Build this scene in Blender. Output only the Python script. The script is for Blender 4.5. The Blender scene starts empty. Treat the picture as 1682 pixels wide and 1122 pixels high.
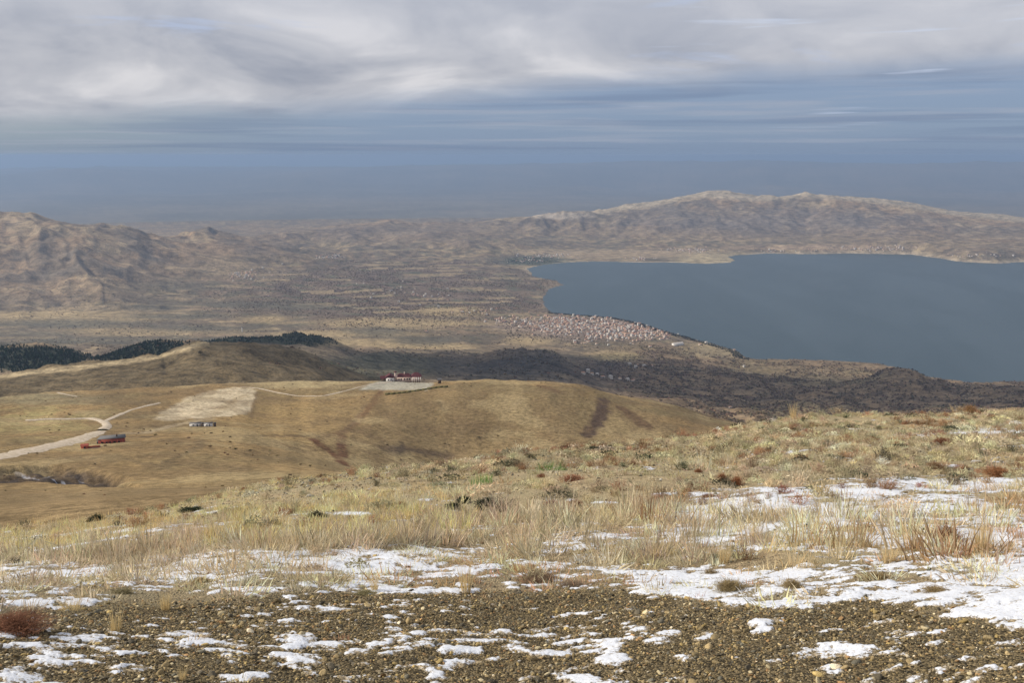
import bpy, math, random
import numpy as np
from math import radians, sin, cos, tan, atan, atan2, pi

R = random.Random(7)
NR = np.random.default_rng(11)
scene = bpy.context.scene
col = scene.collection

# ------------------------------------------------------------------ camera, sky, sun, exposure
LAKE = -900.0                       # the camera is the origin, the lake lies 900 m lower
F = 1616.0                          # focal length in photograph pixels (1682 wide)
PITCH = atan((561 - 255) / F)
SP, CP = sin(PITCH), cos(PITCH)
cam_d = bpy.data.cameras.new('camera')
cam_d.sensor_width = 36.0
cam_d.lens = 36.0 * F / 1682.0
cam_d.clip_start = 0.05
cam_d.clip_end = 200000.0
cam = bpy.data.objects.new('camera', cam_d)
col.objects.link(cam)
cam.location = (0, 0, 0)
cam.rotation_euler = (pi / 2 - PITCH, 0, 0)
scene.camera = cam

SUN_AZ = radians(-82.0)             # from the view direction (+y), negative = left
SUN_EL = radians(33.0)
sd = (sin(SUN_AZ) * cos(SUN_EL), cos(SUN_AZ) * cos(SUN_EL), sin(SUN_EL))
sun_d = bpy.data.lights.new('sun', 'SUN')
sun_d.energy = 5.0
sun_d.angle = radians(0.6)
sun_d.color = (1.0, 0.92, 0.79)
sun = bpy.data.objects.new('sun', sun_d)
col.objects.link(sun)
from mathutils import Vector
sun.rotation_euler = Vector(sd).to_track_quat('Z', 'Y').to_euler()

scene.view_settings.view_transform = 'Standard'
scene.view_settings.look = 'None'
scene.view_settings.exposure = 0.0
scene.view_settings.gamma = 1.0
scene.view_settings.use_curve_mapping = False
scene.cycles.max_bounces = 6
scene.cycles.diffuse_bounces = 2
scene.cycles.glossy_bounces = 2
scene.cycles.transmission_bounces = 3
scene.cycles.volume_bounces = 0
scene.cycles.transparent_max_bounces = 8
scene.cycles.use_denoising = True


class NT:
    """small node-tree helper"""
    def __init__(self, tree):
        self.t = tree
        self.t.nodes.clear()

    def n(self, typ, **kw):
        nd = self.t.nodes.new(typ)
        for k, v in kw.items():
            setattr(nd, k, v)
        return nd

    def l(self, a, b):
        self.t.links.new(a, b)

    def val(self, sock, v):
        if isinstance(v, bpy.types.NodeSocket):
            self.l(v, sock)
        elif isinstance(v, (tuple, list)) and len(v) == 3 and sock.type == 'RGBA':
            sock.default_value = (*v, 1)
        else:
            sock.default_value = v

    def math(self, op, a, b=0.0, c=0.0, clamp=False):
        nd = self.n('ShaderNodeMath', operation=op)
        nd.use_clamp = clamp
        self.val(nd.inputs[0], a); self.val(nd.inputs[1], b); self.val(nd.inputs[2], c)
        return nd.outputs[0]

    def mix(self, fac, a, b, blend='MIX'):
        nd = self.n('ShaderNodeMix', data_type='RGBA', blend_type=blend)
        nd.clamp_factor = True
        self.val(nd.inputs[0], fac); self.val(nd.inputs[6], a); self.val(nd.inputs[7], b)
        return nd.outputs[2]

    def ramp(self, fac, a, b, smooth=True):
        nd = self.n('ShaderNodeMapRange')
        nd.interpolation_type = 'SMOOTHSTEP' if smooth else 'LINEAR'
        self.val(nd.inputs[0], fac); self.val(nd.inputs[1], a); self.val(nd.inputs[2], b)
        nd.inputs[3].default_value = 0.0; nd.inputs[4].default_value = 1.0
        return nd.outputs[0]

    def noise(self, vec, scale=1.0, detail=4, rough=0.55, dist=0.0, out=0):
        nd = self.n('ShaderNodeTexNoise')
        if vec is not None:
            self.l(vec, nd.inputs['Vector'])
        nd.inputs['Scale'].default_value = scale
        nd.inputs['Detail'].default_value = detail
        nd.inputs['Roughness'].default_value = rough
        nd.inputs['Distortion'].default_value = dist
        return nd.outputs[out]

    def comb(self, x, y, z):
        nd = self.n('ShaderNodeCombineXYZ')
        self.val(nd.inputs[0], x); self.val(nd.inputs[1], y); self.val(nd.inputs[2], z)
        return nd.outputs[0]


# ---- world: Nishita sky behind a broken winter cloud deck
world = bpy.data.worlds.new('World')
scene.world = world
world.use_nodes = True
N = NT(world.node_tree)
geo = N.n('ShaderNodeNewGeometry')
tc = N.n('ShaderNodeTexCoord')
sep = N.n('ShaderNodeSeparateXYZ'); N.l(tc.outputs['Generated'], sep.inputs[0])
X, Y, Z = sep.outputs
az = N.math('ARCTAN2', X, Y)                       # azimuth, radians, right positive
hyp = N.math('SQRT', N.math('ADD', N.math('MULTIPLY', X, X), N.math('MULTIPLY', Y, Y)))
el = N.math('ARCTAN2', Z, hyp)                     # elevation, radians
# vertical coordinate that crowds towards the horizon as a flat deck does
vz = N.math('POWER', N.math('ADD', N.math('MAXIMUM', el, 0.0), 0.004), 0.62)
pa = N.comb(N.math('MULTIPLY', az, 2.1), N.math('MULTIPLY', vz, 7.0), 0.3)
pb = N.comb(N.math('MULTIPLY', az, 4.2), N.math('MULTIPLY', vz, 52.0), 2.7)
pc = N.comb(N.math('MULTIPLY', az, 7.0), N.math('MULTIPLY', vz, 13.0), 7.1)
n_big = N.noise(pa, 1.0, 5, 0.5, 0.4)
n_str = N.noise(pb, 1.0, 5, 0.55, 0.25)
n_det = N.noise(pc, 1.0, 6, 0.55, 0.5)
sky = N.n('ShaderNodeTexSky', sky_type='NISHITA')
sky.sun_disc = False
sky.sun_elevation = SUN_EL
sky.sun_rotation = SUN_AZ
sky.altitude = 2000
skyc = N.n('ShaderNodeVectorMath', operation='SCALE')
N.l(sky.outputs[0], skyc.inputs[0]); skyc.inputs['Scale'].default_value = 0.085
# lower edge of the main bank: low on the left, higher on the right
edge = N.math('ADD', N.math('MULTIPLY', az, 0.066), 0.056)
edge = N.math('ADD', edge, N.math('MULTIPLY', N.math('SUBTRACT', n_big, 0.5), 0.075))
bank = N.ramp(N.math('SUBTRACT', el, edge), -0.014, 0.020)
streak = N.ramp(N.math('ADD', n_str, N.math('MULTIPLY', N.math('SUBTRACT', n_big, 0.5), 0.5)), 0.50, 0.72)
base = N.mix(N.ramp(el, 0.0, 0.075), (0.205, 0.285, 0.435), (0.255, 0.335, 0.495))
base = N.mix(N.ramp(az, -0.1, -0.52), base, (0.270, 0.330, 0.400))
base = N.mix(0.15, base, skyc.outputs[0])
bot = N.mix(N.math('MULTIPLY', N.ramp(el, 0.03, 0.004), 0.3), base, (0.20, 0.28, 0.43))
band = N.mix(N.math('MULTIPLY', streak, 0.5), bot, (0.400, 0.430, 0.510))
dstk = N.ramp(N.noise(N.comb(N.math('MULTIPLY', az, 3.0), N.math('MULTIPLY', vz, 40.0), 11.7), 1.0, 4, 0.5, 0.3), 0.52, 0.70)
band = N.mix(N.math('MULTIPLY', dstk, 0.45), band, (0.160, 0.220, 0.345))
nb2 = N.math('ADD', N.math('MULTIPLY', n_big, 0.45), N.math('MULTIPLY', n_det, 0.55))
cl = N.mix(N.ramp(nb2, 0.36, 0.54), (0.300, 0.330, 0.405), (0.520, 0.530, 0.575))
cl = N.mix(N.math('MULTIPLY', N.ramp(nb2, 0.51, 0.62), 0.85), cl, (0.74, 0.73, 0.75))
# upper part brighter, towards the right and the top
cl = N.mix(N.math('MULTIPLY', N.ramp(N.math('ADD', el, N.math('MULTIPLY', az, 0.04)), 0.055, 0.15), 0.5), cl, (0.60, 0.625, 0.70))
gap = N.ramp(N.noise(N.comb(N.math('MULTIPLY', az, 3.4), N.math('MULTIPLY', vz, 20.0), 21.3), 1.0, 5, 0.6, 0.6), 0.60, 0.72)
cl = N.mix(N.math('MULTIPLY', gap, 0.5), cl, (0.48, 0.58, 0.80))
skycol = N.mix(bank, band, cl)
bstr = N.ramp(N.noise(N.comb(N.math('MULTIPLY', az, 5.0), N.math('MULTIPLY', vz, 70.0), 33.1), 1.0, 4, 0.5, 0.2), 0.60, 0.70)
bstr = N.math('MULTIPLY', bstr, N.math('MULTIPLY', N.ramp(az, 0.02, 0.30), N.ramp(el, 0.015, 0.05)))
skycol = N.mix(N.math('MULTIPLY', bstr, 0.6), skycol, (0.62, 0.70, 0.86))
below = N.ramp(el, -0.02, 0.0)
skycol = N.mix(below, (0.16, 0.2, 0.28), skycol)
bg = N.n('ShaderNodeBackground'); N.l(skycol, bg.inputs[0]); bg.inputs[1].default_value = 1.0
wo = N.n('ShaderNodeOutputWorld'); N.l(bg.outputs[0], wo.inputs[0])

# ------------------------------------------------------------------ helpers
def px_dir(x, y):
    u = (np.asarray(x, float) - 841) / F
    v = (561 - np.asarray(y, float)) / F
    return u, CP + v * SP, -SP + v * CP

def px_at(x, y, D):
    """azimuth and height of the point seen at photo position (x, y) at horizontal distance D"""
    dx, dy, dz = px_dir(x, y)
    return np.arctan2(dx, dy), D * dz / np.hypot(dx, dy)

def to_px(x, y, z):
    fw = y * CP - z * SP
    up = y * SP + z * CP
    fw = np.maximum(fw, 0.05)
    return 841 + F * x / fw, 561 - F * up / fw

def hash2(ix, iy, s):
    h = (ix.astype(np.int64) * 374761393 + iy.astype(np.int64) * 668265263 + s * 974634777) & 0xFFFFFFFF
    h = ((h ^ (h >> 13)) * 1274126177) & 0xFFFFFFFF
    h = ((h ^ (h >> 16)) * 2246822519) & 0xFFFFFFFF
    return ((h ^ (h >> 15)) & 0xFFFFFF) / float(0xFFFFFF)

def vnoise(x, y, s=0):
    ix = np.floor(x); iy = np.floor(y)
    fx = x - ix; fy = y - iy
    fx = fx * fx * fx * (fx * (fx * 6 - 15) + 10); fy = fy * fy * fy * (fy * (fy * 6 - 15) + 10)
    a = hash2(ix, iy, s); b = hash2(ix + 1, iy, s); c = hash2(ix, iy + 1, s); d = hash2(ix + 1, iy + 1, s)
    return (a + (b - a) * fx) * (1 - fy) + (c + (d - c) * fx) * fy

def fbm(x, y, s=0, o=5, g=0.5):
    r = 0; a = 1; t = 0
    for i in range(o):
        r = r + a * vnoise(x, y, s + i * 17)
        t += a; a *= g
        x, y = x * 1.63 + y * 1.21 + 7.3, y * 1.63 - x * 1.21 + 3.1
    return r / t

def ridged(x, y, s=0, o=4):
    r = 0; a = 1; t = 0
    for i in range(o):
        r = r + a * (1 - np.abs(2 * vnoise(x, y, s + i * 13) - 1)) ** 2
        t += a; a *= 0.5
        x, y = x * 1.6 + y * 1.2 + 5.1, y * 1.6 - x * 1.2 + 9.2
    return r / t

def erosion(x, y, gx, gy, cell, octs=4, s=0, strength=1.2):
    """gullies that run down the given slope: returns -1..1, negative in the gullies"""
    tot = 0; amp = 1.0; at = 0
    n = np.sqrt(gx * gx + gy * gy) + 1e-9
    k = np.minimum(n * strength * 6, 1.25) / n
    dx, dy = -gy * k, gx * k
    for o in range(octs):
        px_, py_ = x / cell, y / cell
        ix = np.floor(px_); iy = np.floor(py_)
        va = 0; wa = 0; ddx = 0; ddy = 0
        for i in (-1, 0, 1, 2):
            for j in (-1, 0, 1, 2):
                hx = hash2(ix + i, iy + j, s + o * 31) - .5; hy = hash2(ix + i, iy + j, s + 7 + o * 31) - .5
                qx = px_ - ix - i - hx; qy = py_ - iy - j - hy
                w = np.exp(-(qx * qx + qy * qy) * 2.2)
                m = (qx * dx + qy * dy) * 2 * pi
                va = va + (.4 * np.cos(m) + .6 * (1 - 2 * np.abs(np.sin(m * .5)))) * w; wa = wa + w
                sn = np.sin(m) * w
                ddx = ddx - sn * dx; ddy = ddy - sn * dy
        v = va / wa
        tot = tot + v * amp; at += amp
        dx = dx + (ddy / wa) * -0.45; dy = dy + (ddx / wa) * 0.45
        amp *= 0.5; cell *= 0.5
    return tot / at

def sstep(a, b, x):
    t = np.clip((x - a) / (b - a), 0, 1)
    return t * t * (3 - 2 * t)

def pchip(xk, yk, xq):
    """monotone cubic through the knots; xk (K,), yk (K,), xq any shape"""
    xk = np.asarray(xk, float); yk = np.asarray(yk, float)
    h = np.diff(xk); d = np.diff(yk) / h
    m = np.zeros_like(yk)
    p = d[:-1] * d[1:] > 0
    w1 = 2 * h[1:] + h[:-1]; w2 = h[1:] + 2 * h[:-1]
    mm = np.zeros(len(d) - 1)
    mm[p] = (w1[p] + w2[p]) / (w1[p] / d[:-1][p] + w2[p] / d[1:][p])
    m[1:-1] = mm; m[0] = d[0]; m[-1] = d[-1]
    xq = np.clip(xq, xk[0], xk[-1])
    i = np.clip(np.searchsorted(xk, xq) - 1, 0, len(xk) - 2)
    t = (xq - xk[i]) / h[i]
    return ((1 + 2 * t) * (1 - t) ** 2 * yk[i] + t * (1 - t) ** 2 * h[i] * m[i]
            + t * t * (3 - 2 * t) * yk[i + 1] + t * t * (t - 1) * h[i] * m[i + 1])

# ------------------------------------------------------------------ the shape of the land
ROWS = []                                           # each row: azimuth knots, ln(distance), height
def row_y(pts):                                     # (x, y, D) in photo pixels and metres
    a = np.array(pts, float)
    azk, z = px_at(a[:, 0], a[:, 1], a[:, 2])
    ROWS.append((azk, np.log(a[:, 2]), z))
def row_z(pts, D):                                  # (x, height above the lake)
    a = np.array(pts, float)
    azk = np.arctan((a[:, 0] - 841) / F / CP)
    ROWS.append((azk, np.full(len(a), math.log(D)), a[:, 1] + LAKE))

CX = np.array([-250, 0, 200, 400, 600, 800, 1000, 1100, 1200, 1300, 1400, 1600, 1850.])
CY = np.array([918, 880, 852, 810, 782, 758, 735, 725, 709, 693, 687, 682, 676.])
CD = np.array([10, 12, 13, 15, 18, 22, 26, 28, 32, 35, 38, 44, 50.])
caz, czz = px_at(CX, CY, CD)
D0 = 3.2
z0 = px_at(CX, np.full(13, 1122.), D0)[1]
tc_ = czz / CD
L_ = CD - D0
q_ = (tc_ * L_ - (czz - z0)) / (L_ ** 2)            # z = z0 + s(D-D0) + q(D-D0)^2, tangent to the sight line at the crest
s_ = tc_ - 2 * q_ * L_
for D, dz in ((0.3, 0.25), (1.0, 0.2), (2.0, 0.11)):
    ROWS.append((caz, np.full(13, math.log(D)), z0 + dz + 0.0 * D))
for f_ in (0, .12, .25, .4, .55, .7, .85, 1.0, 1.2, 1.5, 1.9):
    d_ = f_ * L_
    ROWS.append((caz, np.log(D0 + d_), z0 + s_ * d_ + q_ * d_ * d_))

row_y([(-250,874,95),(0,853,95),(150,834,95),(300,821,95),(450,812,95),(600,806,100),(750,802,105),(900,798,110),(1050,795,120),(1200,796,125),(1400,805,130),(1600,812,135),(1900,815,140)])
row_y([(x,y,200) for x,y in [(-250,832),(0,817),(150,809),(300,804),(450,802),(600,803),(750,803),(900,797),(1050,792),(1200,802),(1400,806),(1600,806),(1900,806)]])
row_y([(x,y,345) for x,y in [(-250,794),(0,793),(150,791),(300,789),(450,783),(600,779),(750,777),(900,772),(1050,782),(1200,792),(1400,795),(1600,795),(1900,795)]])
row_y([(-250,733,520),(0,734,520),(150,731,525),(300,723,530),(450,730,560),(600,748,600),(750,757,640),(900,757,650),(1050,761,650),(1200,772,650),(1400,775,650),(1600,775,650),(1900,775,650)])
row_y([(-250,690,750),(0,690,750),(150,686,750),(300,681,760),(450,680,770),(600,666,800),(750,655,805),(900,651,810),(1050,675,820),(1200,706,830),(1400,730,830),(1600,740,830),(1900,740,830)])
row_y([(-250,652,1000),(0,652,1000),(150,645,1000),(300,634,1020),(400,626,1040),(500,622,1060),(600,621,1070),(680,626,1060),(760,625,1050),(850,627,1040),(930,632,1020),(1000,645,1010),(1100,665,1000),(1180,690,1000),(1280,712,1000),(1400,726,1000),(1600,736,1000),(1900,736,1000)])
row_y([(x,y,1350) for x,y in [(-250,660),(0,662),(150,655),(300,650),(450,650),(600,660),(750,672),(900,682),(1050,692),(1200,715),(1400,722),(1600,722),(1900,722)]])
row_y([(-250,628,1600),(0,617,1600),(100,605,1610),(200,592,1620),(260,583,1640),(300,570,1650),(330,563,1660),(400,562,1680),(450,568,1700),(500,579,1720),(560,600,1750),(620,622,1760),(700,632,1760),(850,640,1770),(1050,655,1780),(1200,690,1790),(1400,702,1790),(1600,702,1790),(1900,702,1790)])
row_y([(x,y,1980) for x,y in [(-250,634),(0,631),(100,618),(200,606),(300,588),(400,585),(500,595),(600,612),(750,632),(900,650),(1050,662),(1200,685),(1400,688),(1600,688),(1900,688)]])
row_y([(x,y,2300) for x,y in [(-250,580),(0,577),(60,575),(110,580),(150,591),(200,580),(250,568),(300,566),(350,574),(450,586),(600,600),(750,615),(900,625),(1050,652),(1200,672),(1400,678),(1600,680),(1900,680)]])
row_y([(x,y,2900) for x,y in [(-250,588),(0,588),(150,590),(250,582),(350,560),(420,551),(500,551),(550,564),(600,582),(680,584),(780,585),(820,577),(850,573),(900,577),(940,598),(980,618),(1050,628),(1200,648),(1400,655),(1600,658),(1900,658)]])
row_y([(x,y,3400) for x,y in [(-250,562),(0,562),(150,565),(300,570),(450,580),(600,580),(750,580),(850,592),(950,600),(1050,605),(1150,612),(1200,614),(1280,622),(1360,628),(1420,620),(1460,604),(1490,604),(1540,628),(1600,636),(1682,634),(1900,640)]])
row_z([(-250,190),(0,190),(150,172),(300,150),(450,140),(600,132),(750,115),(850,112),(950,92),(1050,72),(1150,50),(1250,18),(1400,-10),(1900,-10)], 4000)
row_z([(-250,145),(0,140),(150,120),(300,102),(450,95),(600,85),(750,68),(850,50),(950,45),(1050,32),(1150,8),(1250,-10),(1900,-10)], 4700)
row_z([(-250,115),(0,112),(150,100),(300,80),(450,62),(600,50),(750,42),(900,22),(1000,6),(1060,-10),(1900,-10)], 5400)
row_z([(-250,200),(0,185),(100,160),(170,175),(250,92),(330,62),(450,46),(600,36),(750,26),(860,10),(900,-10),(1900,-10)], 6300)
row_z([(-250,350),(0,310),(60,270),(130,300),(200,235),(300,125),(400,72),(500,46),(600,36),(750,26),(870,5),(920,-10),(1900,-10)], 7200)
row_y([(x,y,8300) for x,y in [(-250,352),(0,348),(50,349),(100,361),(170,368),(215,371),(250,384),(300,394),(350,400),(420,409),(500,420),(600,427),(700,427),(800,427),(860,434),(920,434),(1900,434)]])
row_y([(x,y,9300) for x,y in [(-250,372),(0,372),(100,380),(200,386),(250,388),(300,382),(345,379),(400,387),(450,393),(500,400),(600,402),(700,400),(800,402),(880,408),(950,415),(1000,416),(1060,416),(1150,414),(1200,413),(1300,413),(1400,412),(1500,413),(1570,417),(1640,417),(1682,416),(1900,413)]])
row_y([(x,y,10300) for x,y in [(-250,388),(0,390),(100,393),(200,393),(290,393),(340,392),(400,387),(450,383),(500,380),(600,377),(700,381),(800,381),(880,386),(950,389),(1050,385),(1150,378),(1250,384),(1350,388),(1450,385),(1550,390),(1682,398),(1900,402)]])
row_y([(x,y,11300) for x,y in [(-250,402),(300,402),(400,394),(450,387),(500,375),(560,367),(640,361),(700,367),(760,366),(820,359),(880,356),(950,354),(1000,354),(1060,352),(1120,346),(1200,346),(1300,352),(1400,350),(1500,356),(1600,367),(1700,378),(1900,388)]])
row_y([(x,y,12300) for x,y in [(-250,402),(300,402),(450,392),(600,372),(700,374),(800,366),(880,360),(920,354),(950,350),(1000,342),(1070,331),(1120,320),(1160,317),(1200,317),(1250,322),(1275,322),(1320,317),(1400,323),(1480,331),(1540,342),(1600,349),(1682,357),(1900,374)]])
row_z([(-250,-80),(300,-80),(600,-60),(900,-20),(1100,60),(1500,60),(1900,-20)], 14000)
row_z([(-250,-200),(1900,-200)], 18000)
row_z([(-250,-200),(1900,-200)], 27000)
row_z([(-250,-150),(0,-150),(150,-60),(300,-130),(420,-30),(490,10),(560,-60),(700,-150),(900,-80),(1100,-150),(1900,-100)], 33000)
row_z([(-250,330),(0,300),(200,380),(420,330),(600,420),(800,500),(1000,600),(1150,640),(1300,655),(1450,620),(1600,640),(1750,600),(1900,560)], 43000)
row_z([(-250,200),(1900,200)], 60000)

LNS, LZS = None, None
def loft_setup(azs):
    """knots of every column: ln D (K,A) and z (K,A); beyond the photo the edge columns turn round the hilltop"""
    lo, hi = radians(-33), radians(33)
    a = np.clip(azs, lo, hi)
    back = np.clip((np.abs(azs) - radians(60)) / radians(120), 0, 1)
    LN, LZ = [], []
    for azk, lnd, z in ROWS:
        l = pchip(azk, lnd, a); zz = pchip(azk, z, a)
        lm = 0.5 * (pchip(azk, lnd, np.array([lo]))[0] + pchip(azk, lnd, np.array([hi]))[0])
        zm = 0.5 * (pchip(azk, z, np.array([lo]))[0] + pchip(azk, z, np.array([hi]))[0])
        LN.append(l * (1 - back) + lm * back); LZ.append(zz * (1 - back) + zm * back)
    return np.array(LN), np.array(LZ)

# polar grid round the viewpoint: 360 degrees, densest where the photograph looks
def seg(a, b, n): return np.exp(np.linspace(math.log(a), math.log(b), n, endpoint=False))
RAD = np.concatenate([seg(0.3, 2.4, 30), seg(2.4, 60, 300), seg(60, 330, 60), seg(330, 1350, 150), seg(1350, 3500, 130),
                      seg(3500, 13500, 290), seg(13500, 61000, 46), [61000.]])
FOVA = radians(33)
AZ = np.concatenate([np.linspace(-pi, -FOVA, 44, endpoint=False), np.linspace(-FOVA, FOVA, 700, endpoint=False), np.linspace(FOVA, pi, 45)])
NRAD, NAZ = len(RAD), len(AZ)
LNK, LZK = loft_setup(AZ)
Z = np.zeros((NRAD, NAZ))
lr = np.log(RAD)
for j in range(NAZ):
    Z[:, j] = pchip(LNK[:, j], LZK[:, j], lr)
# light smoothing of the loft in both directions away from the near ground
for it in range(2):
    Zs = Z.copy()
    Zs[1:-1] = (Z[:-2] + 2 * Z[1:-1] + Z[2:]) / 4
    Zs[:, 1:-1] = (Zs[:, :-2] + 2 * Zs[:, 1:-1] + Zs[:, 2:]) / 4
    Z = Zs
Dg = RAD[:, None] * np.ones(NAZ)[None]
Ag = np.ones(NRAD)[:, None] * AZ[None]
Xg = Dg * np.sin(Ag); Yg = Dg * np.cos(Ag)
PXg, PYg = to_px(Xg, Yg, Z)
zr = np.gradient(Z, RAD, axis=0)
za = np.gradient(Z, AZ, axis=1) / Dg
GX = zr * np.sin(Ag) + za * np.cos(Ag)
GY = zr * np.cos(Ag) - za * np.sin(Ag)

# shoreline of the lake, as polygon on the water plane
SH = [(865,441),(890,435),(930,431),(960,430),(1000,430),(1060,431),(1100,431),(1160,433),(1200,431),(1208,428),(1196,422),(1210,419),(1260,416),(1330,417),(1400,416),(1450,417),(1500,418),(1540,424),(1570,429),(1640,433),(1660,431),(1700,429),(1900,424),(2300,424),
      (2500,660),(2300,650),(1900,636),(1760,628),(1682,626),(1640,625),(1590,627),(1540,620),(1505,615),(1485,604),(1440,597),(1370,593),(1300,591),(1240,590),(1222,586),(1210,575),(1180,568),(1140,556),(1090,544),(1050,531),(1010,522),(960,518),(905,514),(893,503),(893,487),(903,476),(925,468),(913,461),(880,455)]
def water_pt(x, y):
    dx, dy, dz = px_dir(x, y)
    t = LAKE / dz
    return dx * t, dy * t
SHW = np.array([water_pt(x, y) for x, y in SH])
def poly_sdf(px_, py_, P):
    d = np.full(px_.shape, 1e18); inside = np.zeros(px_.shape, bool)
    n = len(P)
    for i in range(n):
        ax, ay = P[i]; bx, by = P[(i + 1) % n]
        ex, ey = bx - ax, by - ay
        wx, wy = px_ - ax, py_ - ay
        t = np.clip((wx * ex + wy * ey) / (ex * ex + ey * ey + 1e-9), 0, 1)
        d = np.minimum(d, (wx - ex * t) ** 2 + (wy - ey * t) ** 2)
        c = ((ay > py_) != (by > py_)) & (px_ < (bx - ax) * (py_ - ay) / (by - ay + 1e-12) + ax)
        inside ^= c
    d = np.sqrt(d)
    return np.where(inside, -d, d)

fr = (RAD > 2800) & (RAD < 14500)
SD = np.full((NRAD, NAZ), 1e5)
wob = 26 * (fbm(Xg[fr] / 240, Yg[fr] / 240, 71, 4) - .5) * 2
SD[fr] = poly_sdf(Xg[fr], Yg[fr], SHW) + wob

# relief on the loft
Hrel = Z - LAKE
m = (RAD > 60)
x_, y_, d_ = Xg[m], Yg[m], Dg[m]
h_ = Hrel[m]
sl = np.hypot(GX[m], GY[m])
# mid hills: soft swells, rills
mid = sstep(60, 200, d_) * (1 - sstep(3000, 4200, d_))
rel = mid * (np.clip(d_ / 900, 0.12, 1.6)) * ((fbm(x_ / 130, y_ / 130, 5, 4) - .5) * 9 + (fbm(x_ / 24, y_ / 24, 6, 4) - .5) * 2.6)
e1 = erosion(x_, y_, GX[m], GY[m], 190.0, 3, 3)
rel += sstep(1250, 1700, d_) * (1 - sstep(3300, 4500, d_)) * (e1 * 9 * np.clip(sl / 0.12, 0.2, 1.5) + (ridged(x_ / 300, y_ / 300, 8) - .5) * 16)
rel += sstep(300, 600, d_) * (1 - sstep(1100, 1400, d_)) * e1 * 1.6
# far mountains: strong gullies cut into the slopes
far = sstep(4600, 6000, d_) * (1 - sstep(14000, 17000, d_))
hm = np.clip((h_ - 35) / 130, 0, 1) * far
e2 = erosion(x_ + 90 * fbm(x_ / 500, y_ / 500, 40, 3), y_ + 90 * fbm(x_ / 500, y_ / 500, 41, 3), GX[m], GY[m], 520.0, 5, 9, 1.6)
rg = ridged(x_ / 900, y_ / 900, 21, 6)
rgt = sstep(500, 2500, x_ - (-.02) * d_) 
ka = 1 - .55 * rgt
hm = hm * ka
azp = np.degrees(np.arctan2(x_, y_))
lft = 1 - sstep(-21, -17, azp)
rgl = ridged((x_ * .88 + y_ * .47) / 620 + .5 * fbm(x_ / 700, y_ / 700, 23, 3), (x_ * .47 - y_ * .88) / 2300, 25, 5)
rg = rg * (1 - lft) + rgl * lft
hm = hm * (1 - .55 * sstep(-19.5, -17.5, azp) * (1 - sstep(-14, -11, azp)))
cen = sstep(7600, 8800, d_) * sstep(-17, -13, azp) * (1 - sstep(0, 5, azp)) * far * (1 - sstep(9800, 10800, d_))
lowc = sstep(5200, 6400, d_) * (1 - sstep(9600, 10400, d_)) * sstep(-30, -24, azp) * (1 - sstep(-2, 1, azp)) * sstep(8, 60, h_)
rel += lowc * ((fbm(x_ / 620, y_ / 420, 28, 4) - .45) * 62 + e2 * 9)
rel += cen * 1.3 * ((ridged(x_ / 1000, y_ / 700, 27, 3) - .55) * 55 + e2 * 20)
hm = hm * (1 - .6 * sstep(-14, -11, azp) * (1 - sstep(-2, 3, azp)))
rel += hm * (e2 * (62 - 34 * lft) + (rg - .5) * (100 - 25 * lft) + (ridged(x_ / 240, y_ / 240, 30, 5) - .5) * 24) - hm * 12
rel += far * (fbm(x_ / 400, y_ / 400, 50, 4) - .5) * 10
rel += sstep(26000, 32000, d_) * ((ridged(x_ / 5200, y_ / 5200, 60, 3) - .5) * 260)
Z[m] += rel
# the lake basin
h_ = Z[m] - LAKE
s_d = SD[m]
nearsh = 1 - sstep(0, 260, s_d)
landz = np.maximum(h_, 0) * sstep(-10, 260, s_d) ** 0.6 + 1.0 + np.clip(s_d, 0, 200) * 0.02
landz = np.where(s_d > 260, np.maximum(h_, 5.0 + 0 * h_), landz)
bay = (d_ > 2800) & (d_ < 14500)
h2 = np.where(s_d < 0, -2.0 - np.minimum(-s_d * 0.06, 30), landz)
Z[m] = np.where(bay, h2, h_) + LAKE
Z = np.where(Dg > 60, np.minimum(Z, -8), Z)

def fg_bump(x, y):
    return ((fbm(x / 5.5, y / 5.5, 81, 3) - .5) * 0.34 * sstep(3, 12, np.hypot(x, y)) + (fbm(x / 1.3, y / 1.3, 82, 4) - .5) * 0.11
            + (fbm(x / .33, y / .33, 83, 3) - .5) * 0.035)
nearm = Dg < 90
Z[nearm] += fg_bump(Xg[nearm], Yg[nearm]) * (1 - sstep(55, 90, Dg[nearm]))

def px_line_world(pts, steps=14):
    """photo polyline -> dense world polyline lying on the land (first hit of the sight line beyond dmin)"""
    out = []
    for (x0, y0), (x1, y1) in zip(pts[:-1], pts[1:]):
        for k in range(steps):
            out.append((x0 + (x1 - x0) * k / steps, y0 + (y1 - y0) * k / steps))
    out.append(pts[-1])
    return out

# inverse lookup: where does the sight line through (x, y) first meet the land, between dmin and dmax
DZt = None
def hit(x, y, dmin, dmax):
    dx, dy, dz = px_dir(x, y)
    a = atan2(float(dx), float(dy)); tn = float(dz) / math.hypot(float(dx), float(dy))
    j = np.interp(a, AZ, np.arange(NAZ)); j0 = int(j); fj = j - j0; j1 = min(j0 + 1, NAZ - 1)
    zc = Z[:, j0] * (1 - fj) + Z[:, j1] * fj
    i0, i1 = np.searchsorted(RAD, dmin), min(np.searchsorted(RAD, dmax), NRAD - 1)
    g = zc[i0:i1] - RAD[i0:i1] * tn
    k = np.nonzero(g > 0)[0]
    if len(k) == 0:
        k = [int(np.argmax(g))]
    k = int(k[0])
    if k == 0:
        D = RAD[i0]
    else:
        t = g[k - 1] / (g[k - 1] - g[k] + 1e-9)
        t = min(max(t, 0), 1)
        D = RAD[i0 + k - 1] * (1 - t) + RAD[i0 + k] * t
    return D * sin(a), D * cos(a), ground_z(np.array([D * sin(a)]), np.array([D * cos(a)]))[0]

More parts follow.
